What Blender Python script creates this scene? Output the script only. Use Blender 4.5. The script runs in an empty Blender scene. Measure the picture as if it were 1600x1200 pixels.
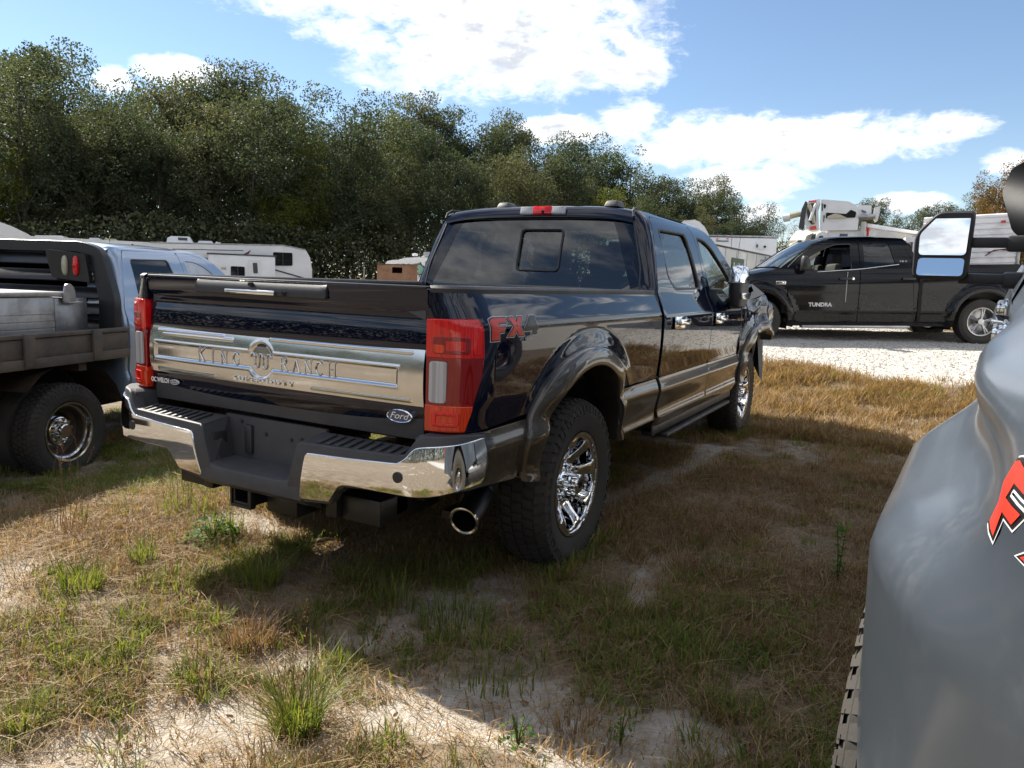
import bpy, bmesh, math, random
import numpy as np
from mathutils import Vector, Matrix, Euler
from mathutils.geometry import delaunay_2d_cdt
random.seed(7); rng = np.random.default_rng(7)
SC = bpy.context.scene; COL = SC.collection
R = math.radians; PI = math.pi

# ------------------------------------------------------------------ camera
cam_d = bpy.data.cameras.new('camera'); cam = bpy.data.objects.new('camera', cam_d); COL.objects.link(cam)
SC.camera = cam
_f = Vector((-0.47425294, 0.86948548, -0.13812728)); _r = Vector((0.87488076, 0.48297173, 0.03635875)); _u = Vector((-0.09832498, 0.10360166, 0.98974688))
cam.matrix_world = Matrix(((_r.x, _u.x, -_f.x, 2.4028), (_r.y, _u.y, -_f.y, -3.3677), (_r.z, _u.z, -_f.z, 1.4382), (0, 0, 0, 1)))
cam_d.sensor_width = 36; cam_d.lens = 1153.2 / 1600 * 36
cam_d.clip_start = 0.03; cam_d.clip_end = 3000

# ------------------------------------------------------------------ light
SUN_AZ, SUN_EL = -79.0, 40.0            # clockwise from +Y, above the horizon
world = bpy.data.worlds.new('World'); SC.world = world; world.use_nodes = True
NT = world.node_tree; NT.nodes.clear()
class NG:                                # small node helper
    def __init__(s, nt): s.nt = nt
    def n(s, t, **k):
        o = s.nt.nodes.new(t)
        for a, b in k.items(): setattr(o, a, b)
        return o
    def l(s, a, b): s.nt.links.new(a, b)
    def put(s, sock, v):
        if isinstance(v, (int, float, tuple, list)): sock.default_value = v
        else: s.l(v, sock)
    def m(s, op, a, b=0.0, c=None, clamp=False):
        o = s.n('ShaderNodeMath', operation=op, use_clamp=clamp); s.put(o.inputs[0], a); s.put(o.inputs[1], b)
        if c is not None: s.put(o.inputs[2], c)
        return o.outputs[0]
    def mix(s, f, a, b, bl='MIX'):
        o = s.n('ShaderNodeMix', data_type='RGBA', blend_type=bl); s.put(o.inputs[0], f)
        s.put(o.inputs[6], a if not isinstance(a, tuple) else (*a, 1)[:4]); s.put(o.inputs[7], b if not isinstance(b, tuple) else (*b, 1)[:4])
        return o.outputs[2]
    def noise(s, vec, scale, detail=4, rough=.55, dist=0.0):
        o = s.n('ShaderNodeTexNoise'); s.put(o.inputs['Scale'], scale); o.inputs['Detail'].default_value = detail
        o.inputs['Roughness'].default_value = rough; o.inputs['Distortion'].default_value = dist
        if vec is not None: s.l(vec, o.inputs['Vector'])
        return o.outputs[0]
    def ramp(s, f, stops):
        o = s.n('ShaderNodeValToRGB'); e = o.color_ramp.elements
        while len(e) < len(stops): e.new(.5)
        for i, (p, c) in enumerate(stops): e[i].position = p; e[i].color = (*c, 1) if len(c) == 3 else c
        s.put(o.inputs[0], f); return o.outputs[0]
    def ss(s, x, a, b):
        o = s.n('ShaderNodeMapRange', interpolation_type='SMOOTHSTEP'); s.put(o.inputs[0], x); o.inputs[1].default_value = a; o.inputs[2].default_value = b
        return o.outputs[0]
g = NG(NT)
sky = g.n('ShaderNodeTexSky', sky_type='NISHITA', sun_disc=False, sun_elevation=R(SUN_EL), sun_rotation=R(SUN_AZ), air_density=1.0, dust_density=.08, ozone_density=3.0)
tc = g.n('ShaderNodeTexCoord'); sep = g.n('ShaderNodeSeparateXYZ'); g.l(tc.outputs['Generated'], sep.inputs[0])
X, Y, Z = sep.outputs
az = g.m('MULTIPLY', g.m('ARCTAN2', X, Y), 180 / PI); el = g.m('MULTIPLY', g.m('ARCSINE', Z), 180 / PI)
# clouds seen as a layer overhead: direction / height
zz = g.m('MAXIMUM', g.m('ADD', Z, .09), .03)
cmb = g.n('ShaderNodeCombineXYZ'); g.l(g.m('DIVIDE', X, zz), cmb.inputs[0]); g.l(g.m('DIVIDE', Y, zz), cmb.inputs[1])
cv = g.n('ShaderNodeCombineXYZ'); g.l(az, cv.inputs[0]); g.l(g.m('MULTIPLY', el, 2.0), cv.inputs[1])
n1 = g.noise(cv.outputs[0], .16, 9, .62, .35)
n2 = g.noise(cv.outputs[0], .75, 8, .65, .6)
wob = g.m('ADD', g.m('MULTIPLY', g.m('SUBTRACT', n1, .5), 4.4), g.m('MULTIPLY', g.m('SUBTRACT', n2, .5), 1.9))
dens = None
# azimuth, elevation, half widths: the two big cumulus banks and the loose puffs of this sky
for a0, e0, sa, se in [(-40, 19.2, 9.5, 3.0), (-31.5, 17.4, 10.5, 4.4), (-25, 16.9, 6.6, 3.4), (-20.5, 15.4, 2.8, 1.6), (-34, 15.6, 4.5, 1.6),
                       (-25.2, 11.2, 3.4, 1.0), (-20.6, 11.9, 2.6, 1.5), (-15, 10.4, 7.0, 1.9), (-7.5, 10.3, 8.0, 1.6), (0.6, 10.8, 2.6, .9), (-12.5, 7.6, 4.2, 1.6),
                       (-56.8, 11.8, 1.3, .9), (-52.3, 12.9, 2.6, .9), (-1.2, 6.2, 2.6, .7), (4.4, 8.4, 1.6, 1.0), (-11, 5.5, 1.8, .9)]:
    da = g.m('DIVIDE', g.m('SUBTRACT', az, a0), sa); de = g.m('DIVIDE', g.m('SUBTRACT', el, e0), se)
    q = g.m('SUBTRACT', 1.0, g.m('ADD', g.m('MULTIPLY', da, da), g.m('MULTIPLY', de, de)))
    dens = q if dens is None else g.m('MAXIMUM', dens, q)
dens = g.m('MAXIMUM', dens, -2.2)
dA = g.m('ADD', dens, wob)
n3 = g.noise(cmb.outputs[0], 1.1, 9, .6, .3)
dB = g.m('MULTIPLY', g.m('SUBTRACT', n3, .47), 15.0)                       # the rest of the sky: broken cumulus all round
inA = g.m('MULTIPLY', g.m('MULTIPLY', g.ss(az, -75, -66), g.m('SUBTRACT', 1.0, g.ss(az, 8, 14))), g.m('SUBTRACT', 1.0, g.ss(el, 21, 25)))
d = g.m('ADD', g.m('MULTIPLY', dA, inA), g.m('MULTIPLY', dB, g.m('SUBTRACT', 1.0, inA)))
cover = g.ss(d, -.45, 1.15)
grey = g.ss(g.m('ADD', d, g.m('MULTIPLY', g.m('SUBTRACT', g.noise(cv.outputs[0], .22, 5, .6), .5), 5.5)), .35, 2.0)
ccol = g.mix(grey, (10.5, 10.5, 10.55), (4.9, 5.1, 5.5))
hz = g.m('SUBTRACT', 1.0, g.ss(el, 0, 14))
skyc = g.mix(g.m('ADD', .02, g.m('MULTIPLY', hz, .12)), sky.outputs[0], (8.5, 8.8, 9.2))
fin = g.mix(g.m('MULTIPLY', cover, .96), skyc, ccol)
bg = g.n('ShaderNodeBackground'); g.l(fin, bg.inputs[0]); bg.inputs[1].default_value = 0.070
wo = g.n('ShaderNodeOutputWorld'); g.l(bg.outputs[0], wo.inputs[0])
sun_d = bpy.data.lights.new('sun', 'SUN'); sun = bpy.data.objects.new('sun', sun_d); COL.objects.link(sun)
sun_d.energy = 5.0; sun_d.angle = R(.53); sun_d.color = (1, .93, .81)
_sd = Vector((math.sin(R(SUN_AZ)) * math.cos(R(SUN_EL)), math.cos(R(SUN_AZ)) * math.cos(R(SUN_EL)), math.sin(R(SUN_EL))))
sun.rotation_euler = _sd.to_track_quat('Z', 'Y').to_euler(); sun.location = (-20, 5, 25)
vs = SC.view_settings; vs.view_transform = 'Standard'; vs.look = 'None'; vs.exposure = 1.18; vs.gamma = 1; vs.use_curve_mapping = False
SC.cycles.max_bounces = 8; SC.cycles.transparent_max_bounces = 16; SC.cycles.caustics_reflective = False; SC.cycles.caustics_refractive = False
SC.cycles.use_denoising = True; SC.cycles.sample_clamp_indirect = 6

# ------------------------------------------------------------------ materials
def new_mat(name):
    m = bpy.data.materials.new(name); m.use_nodes = True; m.node_tree.nodes.clear(); return m, NG(m.node_tree)
def fin_mat(g, sh, disp=None):
    o = g.n('ShaderNodeOutputMaterial'); g.l(sh, o.inputs[0])
def bsdf(g, col, rough=.5, metal=0., coat=0., crough=.03, spec=.5, trans=0., emis=None, alpha=1., normal=None, sub=0.):
    p = g.n('ShaderNodeBsdfPrincipled'); I = p.inputs
    g.put(I['Base Color'], (*col, 1) if isinstance(col, tuple) else col); g.put(I['Roughness'], rough); g.put(I['Metallic'], metal)
    I['Coat Weight'].default_value = coat; I['Coat Roughness'].default_value = crough; g.put(I['Specular IOR Level'], spec)
    I['Transmission Weight'].default_value = trans; g.put(I['Alpha'], alpha)
    if normal is not None: g.l(normal, I['Normal'])
    return p.outputs[0]
def bump(g, h, strength=.3, dist=.01):
    b = g.n('ShaderNodeBump'); b.inputs['Strength'].default_value = strength; b.inputs['Distance'].default_value = dist; g.l(h, b.inputs['Height']); return b.outputs[0]
def obj_co(g):
    return g.n('ShaderNodeTexCoord').outputs['Object']
def paint(name, col, metal=.2, rough=.35, coat=1., dust=.12, dustcol=(.32, .28, .22), orange=.008, crough=.02):
    m, g = new_mat(name); co = obj_co(g)
    n = g.noise(co, 3.5, 6, .65); n2_ = g.noise(co, 40, 3, .6)
    sp = g.n('ShaderNodeSeparateXYZ'); g.l(co, sp.inputs[0])
    low = g.m('SUBTRACT', 1.0, g.ss(sp.outputs[2], .35, 1.0))
    f = g.m('MULTIPLY', g.m('MULTIPLY', g.ss(n, .42, .75), g.ss(n2_, .3, .8)), g.m('ADD', dust, g.m('MULTIPLY', low, dust * 1.6)))
    c = g.mix(f, col, dustcol)
    nb = bump(g, g.noise(co, 11, 2, .4), orange, .02)
    p = bsdf(g, c, g.m('ADD', rough, g.m('MULTIPLY', f, .5)), metal, coat, crough, normal=nb, spec=.0 if metal < .15 else .2)
    q = g.nt.nodes[[x for x in range(len(g.nt.nodes)) if g.nt.nodes[x].type == 'BSDF_PRINCIPLED'][0]]
    g.put(q.inputs['Coat Weight'], g.m('SUBTRACT', coat, g.m('MULTIPLY', f, 1.6), clamp=True))
    fin_mat(g, p); return m
def rough_mat(name, col, rough=.6, metal=0., var=.25, scale=8, bmp=.2, spec=.5, col2=None, coat=0., grain=60):
    m, g = new_mat(name); co = obj_co(g)
    n = g.noise(co, scale, 7, .62)
    c2 = col2 or tuple(x * (1 - var) for x in col)
    c = g.mix(g.ss(n, .35, .68), col, c2)
    nb = bump(g, g.noise(co, grain, 4, .6), bmp, .004)
    fin_mat(g, bsdf(g, c, g.m('ADD', rough, g.m('MULTIPLY', g.m('SUBTRACT', n, .5), .25)), metal, coat, normal=nb, spec=spec)); return m
def glass(name, tint, refl_rough=.01, tf=.5, extra=.04):
    m, g = new_mat(name)
    fr = g.n('ShaderNodeFresnel'); fr.inputs['IOR'].default_value = 1.52
    t = g.n('ShaderNodeBsdfTransparent'); t.inputs[0].default_value = (*tint, 1)
    gl = g.n('ShaderNodeBsdfGlossy'); gl.inputs['Roughness'].default_value = refl_rough
    mx = g.n('ShaderNodeMixShader'); g.l(g.m('ADD', g.m('MULTIPLY', fr.outputs[0], 1.0), extra, clamp=True), mx.inputs[0]); g.l(t.outputs[0], mx.inputs[1]); g.l(gl.outputs[0], mx.inputs[2])
    fin_mat(g, mx.outputs[0]); return m
M = {}
M['blue'] = paint('dark_blue_paint', (.0014, .0034, .0145), .0, .3, dust=.03)
M['bronze'] = paint('bronze_trim_paint', (.042, .034, .027), .5, .38, dust=.12)
M['greyp'] = paint('grey_metallic_paint', (.060, .074, .094), .5, .42, coat=.7, dust=.14, dustcol=(.35, .34, .32), crough=.16)
M['blackp'] = paint('black_paint', (.005, .0053, .007), .0, .3, coat=.55, crough=.06, dust=.06, dustcol=(.2, .17, .13))
M['skytint'] = paint('sky_tint_paint', (.30, .42, .60), .3, .35, dust=.1)  # pale cab colour with the reflected sky's blue mixed in
M['whitep'] = rough_mat('white_body', (.70, .71, .72), .35, var=.12, scale=1.3, bmp=.03, coat=.3)
M['chrome'] = rough_mat('chrome', (.78, .79, .81), .045, 1., var=.04, bmp=.0)
M['satin'] = rough_mat('satin_steel', (.62, .62, .62), .13, 1., var=.06, bmp=.0)
M['alu'] = rough_mat('bare_aluminium', (.42, .42, .43), .38, .9, var=.4, scale=5, bmp=.15)
M['plastic'] = rough_mat('black_plastic', (.022, .022, .024), .48, var=.25, bmp=.25, grain=300)
M['greyplastic'] = rough_mat('grey_plastic', (.05, .05, .055), .55, var=.2, bmp=.3, grain=250)
M['rubber'] = rough_mat('rubber', (.022, .021, .020), .82, var=.1, col2=(.040, .035, .029), bmp=.3, scale=5)
M['dark'] = rough_mat('dark_liner', (.008, .008, .008), .9, var=.3)
M['steel'] = rough_mat('dark_steel', (.045, .04, .036), .6, .5, col2=(.09, .055, .035), scale=14)
M['deck'] = rough_mat('weathered_steel', (.075, .07, .062), .7, .3, col2=(.14, .11, .085), scale=6)
M['rack'] = rough_mat('rack_black', (.014, .014, .016), .35, .1, var=.3)
M['red'] = None
def lens(name, col, rough=.12, tr=.35, dens=1):
    m, g = new_mat(name); co = obj_co(g)
    w = g.n('ShaderNodeTexBrick'); w.inputs['Scale'].default_value = 28; w.inputs['Mortar Size'].default_value = .03; g.l(co, w.inputs[0])
    c = g.mix(g.m('MULTIPLY', w.outputs[1], .5), col, tuple(x * .45 for x in col))
    a = bsdf(g, c, rough, 0, 1.)
    t = g.n('ShaderNodeBsdfTranslucent'); g.put(t.inputs[0], c)
    mx = g.n('ShaderNodeMixShader'); mx.inputs[0].default_value = tr; g.l(a, mx.inputs[1]); g.l(t.outputs[0], mx.inputs[2]); fin_mat(g, mx.outputs[0]); return m
M['red'] = lens('red_lens', (.90, .012, .012)); M['darkred'] = lens('dark_red_lens', (.34, .004, .008)); M['orange'] = lens('orange_red_lens', (.95, .06, .010))
M['clear'] = lens('clear_lens', (.62, .62, .64)); M['amber'] = lens('amber_lens', (.75, .22, .02)); M['cream'] = lens('cream_lens', (.62, .58, .42)); M['beige'] = rough_mat('chalky_beige', (.50, .48, .44), .6, var=.15, scale=2)
M['privacy'] = glass('privacy_glass', (.22, .25, .25), extra=.05); M['tint'] = glass('green_tint_glass', (.62, .72, .68)); M['midtint'] = glass('smoked_glass', (.14, .15, .15))
M['blueglass'] = glass('dark_window', (.03, .035, .045), extra=.03)
M['mirror'] = rough_mat('mirror_glass', (.85, .87, .88), .01, 1., var=.01, bmp=0)
M['seat'] = rough_mat('seat_leather', (.05, .035, .025), .5); M['interior'] = rough_mat('interior_trim', (.03, .027, .025), .8); M['headliner'] = rough_mat('pale_headliner', (.35, .33, .29), .9)
M['airbag'] = rough_mat('cloth_white', (.7, .7, .68), .9); M['greenbag'] = rough_mat('green_film', (.16, .34, .26), .5)
M['decalred'] = rough_mat('decal_red', (.62, .035, .02), .35, bmp=0); M['decalblk'] = rough_mat('decal_black', (.012, .012, .013), .3, bmp=0); M['decalsil'] = rough_mat('decal_silver', (.55, .55, .57), .35, 0., bmp=0)
M['white'] = rough_mat('white_print', (.75, .75, .75), .4, bmp=0, var=.05); M['ovalblue'] = rough_mat('oval_blue', (.006, .015, .07), .2, coat=1., bmp=0)
M['green'] = rough_mat('sign_green', (.035, .085, .04), .5, bmp=0, var=.2); M['maroon'] = rough_mat('maroon', (.16, .02, .02), .5)
M['black'] = rough_mat('flat_black', (.004, .004, .004), .9, bmp=0)
def corrugated(name, col, freq, axis=2):
    m, g = new_mat(name); co = obj_co(g); sp = g.n('ShaderNodeSeparateXYZ'); g.l(co, sp.inputs[0])
    n = g.noise(co, 2, 5, .6); fin_mat(g, bsdf(g, g.mix(g.ss(n, .4, .7), col, tuple(x * .8 for x in col)), .4, .2)); return m
M['silver'] = corrugated('ribbed_silver', (.80, .80, .81), 10)
def diamond():
    m, g = new_mat('diamond_plate'); co = obj_co(g)
    mp = g.n('ShaderNodeMapping'); mp.inputs['Rotation'].default_value = (0, R(45), 0); g.l(co, mp.inputs[0])
    b = g.n('ShaderNodeTexBrick'); b.inputs['Scale'].default_value = 9; b.inputs['Mortar Size'].default_value = .16; b.inputs['Brick Width'].default_value = 1.0; b.inputs['Row Height'].default_value = .35
    sw = g.n('ShaderNodeSeparateXYZ'); g.l(mp.outputs[0], sw.inputs[0]); cb = g.n('ShaderNodeCombineXYZ'); g.l(sw.outputs[0], cb.inputs[0]); g.l(sw.outputs[2], cb.inputs[1]); g.l(cb.outputs[0], b.inputs[0])
    n = g.noise(co, 4, 7, .65); c = g.mix(g.ss(n, .4, .7), (.48, .48, .48), (.26, .24, .23))
    fin_mat(g, bsdf(g, c, .42, .8, normal=bump(g, b.outputs[1], .9, .012))); return m
M['diamond'] = diamond()
def rust():
    m, g = new_mat('rusty_plywood'); co = obj_co(g); n = g.noise(co, 2.2, 8, .7); n2 = g.noise(co, 9, 5, .6)
    c = g.ramp(n, [(.3, (.10, .035, .018)), (.48, (.28, .15, .085)), (.7, (.38, .27, .18))]); fin_mat(g, bsdf(g, g.mix(g.m('MULTIPLY', n2, .5), c, (.2, .1, .06)), .85)); return m
M['rust'] = rust()
def flake_white():
    m, g = new_mat('peeling_white'); co = obj_co(g); n = g.noise(co, 7, 5, .65, 1.5)
    fin_mat(g, bsdf(g, g.mix(g.ss(n, .52, .56), (.66, .67, .68), (.05, .05, .05)), .5)); return m
M['peel'] = flake_white()

# ------------------------------------------------------------------ object helpers
def thing(name, label, cat, loc=(0, 0, 0), rot=(0, 0, 0), group=None):
    o = bpy.data.objects.new(name, None); o.empty_display_size = .2; COL.objects.link(o); o.location = loc; o.rotation_euler = rot
    tag(o, label, cat, group); return o
def tag(o, label=None, cat=None, group=None, kind=None):
    for k, v in (('label', label), ('category', cat), ('group', group), ('kind', kind)):
        if v: o[k] = v
    return o
def link(name, me, mat=None, parent=None, label=None, mats=None):
    o = bpy.data.objects.new(name, me)
    if mats:
        for x in mats: me.materials.append(M[x] if isinstance(x, str) else x)
    elif mat is not None and not me.materials: me.materials.append(M[mat] if isinstance(mat, str) else mat)
    COL.objects.link(o)
    if parent is not None: o.parent = parent
    if label: o['label'] = label
    return o
def copy_tree(o, parent=None):
    c = o.copy(); COL.objects.link(c)
    if parent is not None: c.parent = parent
    for ch in list(o.children): copy_tree(ch, c)
    return c
def frame(d):                            # two unit vectors across direction d
    d = Vector(d).normalized(); a = Vector((0, 0, 1)) if abs(d.z) < .9 else Vector((1, 0, 0))
    u = a.cross(d).normalized(); return u, d.cross(u).normalized()
class MB:
    def __init__(s): s.v = []; s.f = []; s.m = []; s.T = Matrix.Identity(4); s.mi = 0
    def add(s, vs_, fs_):
        b = len(s.v); s.v += [tuple(s.T @ Vector(p)) for p in vs_]; s.f += [tuple(b + i for i in f) for f in fs_]; s.m += [s.mi] * len(fs_); return s
    def box(s, c, d, rot=None, bev=0.0, taper=None):
        bm = bmesh.new(); bmesh.ops.create_cube(bm, size=1)
        for v in bm.verts:
            v.co = Vector((v.co.x * d[0], v.co.y * d[1], v.co.z * d[2]))
            if taper and v.co.z > 0: v.co.x *= taper[0]; v.co.y *= taper[1]
        if bev > 0: bmesh.ops.bevel(bm, geom=bm.edges[:], offset=bev, segments=2, profile=.5, affect='EDGES')
        mt = Matrix.Translation(c) @ (Euler(rot).to_matrix().to_4x4() if rot else Matrix.Identity(4))
        for i, v in enumerate(bm.verts): v.index = i
        s.add([mt @ v.co for v in bm.verts], [[v.index for v in f.verts] for f in bm.faces]); bm.free(); return s
    def bx(s, x0, x1, y0, y1, z0, z1, bev=0.0): return s.box(((x0 + x1) / 2, (y0 + y1) / 2, (z0 + z1) / 2), (abs(x1 - x0), abs(y1 - y0), abs(z1 - z0)), bev=bev)
    def rings(s, rings, closed=True, cap=True):
        n = len(rings[0]); vs_ = [p for r in rings for p in r]; fs_ = []
        for i in range(len(rings) - 1):
            for j in range(n if closed else n - 1):
                k = (j + 1) % n; fs_.append((i * n + j, i * n + k, (i + 1) * n + k, (i + 1) * n + j))
        if cap and closed: fs_.append(tuple(range(n))[::-1]); fs_.append(tuple((len(rings) - 1) * n + j for j in range(n)))
        return s.add(vs_, fs_)
    def cyl(s, p0, p1, r, n=16, r1=None, cap=True):
        p0 = Vector(p0); p1 = Vector(p1); u, w = frame(p1 - p0); r1 = r if r1 is None else r1
        ring = lambda p, q: [p + (u * math.cos(2 * PI * k / n) + w * math.sin(2 * PI * k / n)) * q for k in range(n)]
        return s.rings([ring(p0, r), ring(p1, r1)], cap=cap)
    def tube(s, pts, r, n=8, closed=False):
        P = [Vector(p) for p in pts]; rs = r if isinstance(r, (list, tuple)) else [r] * len(P); out = []
        u, w = frame(P[1] - P[0])
        for i, p in enumerate(P):
            t = (P[min(i + 1, len(P) - 1)] - P[max(i - 1, 0)]).normalized(); u = (u - t * u.dot(t)).normalized(); w = t.cross(u)
            out.append([p + (u * math.cos(2 * PI * k / n) + w * math.sin(2 * PI * k / n)) * rs[i] for k in range(n)])
        return s.rings(out)
    def lathe(s, prof, n=48, axis='x', c=(0, 0, 0)):   # prof: (along axis, radius)
        out = []
        for a, r in prof:
            ring = []
            for k in range(n):
                q = 2 * PI * k / n; ca, sa = math.cos(q) * r, math.sin(q) * r
                p = {'x': (a, ca, sa), 'y': (ca, a, sa), 'z': (ca, sa, a)}[axis]; ring.append((p[0] + c[0], p[1] + c[1], p[2] + c[2]))
            out.append(ring)
        return s.rings(out, cap=False)
    def prism(s, poly, o, ux, uy, depth):   # polygon in plane (ux, uy), extruded by vector depth
        o = Vector(o); ux = Vector(ux); uy = Vector(uy); dp = Vector(depth); n = len(poly)
        a = [o + ux * p[0] + uy * p[1] for p in poly]; b = [p + dp for p in a]
        s.add(a + b, [tuple(range(n))[::-1], tuple(range(n, 2 * n))] + [(i, (i + 1) % n, n + (i + 1) % n, n + i) for i in range(n)]); return s
    def quad(s, *p): return s.add(p, [tuple(range(len(p)))])
    def mesh(s, name, smooth=35, fix=True):
        me = bpy.data.meshes.new(name); me.from_pydata(s.v, [], s.f); me.polygons.foreach_set('material_index', s.m)
        if fix:
            bm = bmesh.new(); bm.from_mesh(me); bmesh.ops.recalc_face_normals(bm, faces=bm.faces); bm.to_mesh(me); bm.free()
        if smooth is not None:
            me.polygons.foreach_set('use_smooth', [True] * len(me.polygons)); me.set_sharp_from_angle(angle=R(smooth))
        me.update(); return me
    def build(s, name, mat=None, parent=None, label=None, smooth=35, mats=None, fix=True): return link(name, s.mesh(name, smooth, fix), mat, parent, label, mats)

def interp(t, tab):
    if t <= tab[0][0]: return tab[0][1]
    for (a, p), (b, q) in zip(tab, tab[1:]):
        if t <= b:
            k = (t - a) / (b - a) if b > a else 0; return p + (q - p) * k
    return tab[-1][1]
_pc = {}
def pchip(t, tab):                       # smooth monotone interpolation through a table
    key = id(tab)
    if key not in _pc:
        x = [p[0] for p in tab]; y = [p[1] for p in tab]; h = [b - a for a, b in zip(x, x[1:])]; dl = [(b - a) / k for a, b, k in zip(y, y[1:], h)]
        m = [dl[0]] + [0 if a * b <= 0 else 2 * a * b / (a + b) for a, b in zip(dl, dl[1:])] + [dl[-1]]; _pc[key] = (x, y, h, m, tab)
    x, y, h, m, _ = _pc[key]
    if t <= x[0]: return y[0] + (t - x[0]) * m[0]
    if t >= x[-1]: return y[-1] + (t - x[-1]) * m[-1]
    i = max(k for k in range(len(h)) if x[k] <= t); s = (t - x[i]) / h[i]
    return y[i] * (1 + 2 * s) * (1 - s) ** 2 + m[i] * h[i] * s * (1 - s) ** 2 + y[i + 1] * s * s * (3 - 2 * s) + m[i + 1] * h[i] * s * s * (s - 1)
def sst(a, b, x): t = min(1, max(0, (x - a) / (b - a))); return t * t * (3 - 2 * t)
def rc(poly, r, seg=4):                  # round the corners of a polygon (r one value or one per corner)
    out = []; n = len(poly)
    for i, p in enumerate(poly):
        rr = r[i] if isinstance(r, (list, tuple)) else r
        a = Vector(poly[i - 1]); b = Vector(p); c = Vector(poly[(i + 1) % n])
        d1 = (a - b); d2 = (c - b); k = min(rr, d1.length * .45, d2.length * .45)
        if k < 1e-4: out.append(tuple(b)); continue
        p1 = b + d1.normalized() * k; p2 = b + d2.normalized() * k
        for j in range(seg + 1):
            t = j / seg; q = p1 * (1 - t) ** 2 + b * 2 * t * (1 - t) + p2 * t * t; out.append((q.x, q.y))
    return out
def spl(pts, n):                         # Catmull-Rom through points
    P = [Vector(p) for p in pts]; out = []
    for i in range(len(P) - 1):
        a = P[max(i - 1, 0)]; b = P[i]; c = P[i + 1]; d_ = P[min(i + 2, len(P) - 1)]
        for j in range(n):
            t = j / n; out.append(tuple(.5 * ((2 * b) + (c - a) * t + (2 * a - 5 * b + 4 * c - d_) * t * t + (3 * b - a - 3 * c + d_) * t ** 3)))
    out.append(tuple(P[-1])); return out
def resample(poly, h):
    out = []; n = len(poly)
    for i in range(n):
        a = poly[i]; b = poly[(i + 1) % n]; L = math.hypot(b[0] - a[0], b[1] - a[1])
        if L < 1e-5: continue
        k = max(1, int(round(L / h)))
        for j in range(k): out.append((a[0] + (b[0] - a[0]) * j / k, a[1] + (b[1] - a[1]) * j / k))
    return out
def area(p): return sum(a[0] * b[1] - b[0] * a[1] for a, b in zip(p, p[1:] + p[:1])) / 2
def inside(px, py, poly):
    c = np.zeros(px.shape, bool); n = len(poly)
    for i in range(n):
        x0, y0 = poly[i]; x1, y1 = poly[(i + 1) % n]
        if y0 == y1: continue
        k = ((y0 > py) != (y1 > py)) & (px < (x1 - x0) * (py - y0) / (y1 - y0) + x0); c ^= k
    return c
def dist2poly(px, py, poly):
    d = np.full(px.shape, 1e9); n = len(poly)
    for i in range(n):
        x0, y0 = poly[i]; x1, y1 = poly[(i + 1) % n]; dx, dy = x1 - x0, y1 - y0; L = dx * dx + dy * dy + 1e-12
        t = np.clip(((px - x0) * dx + (py - y0) * dy) / L, 0, 1); d = np.minimum(d, np.hypot(px - x0 - t * dx, py - y0 - t * dy))
    return d
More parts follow.
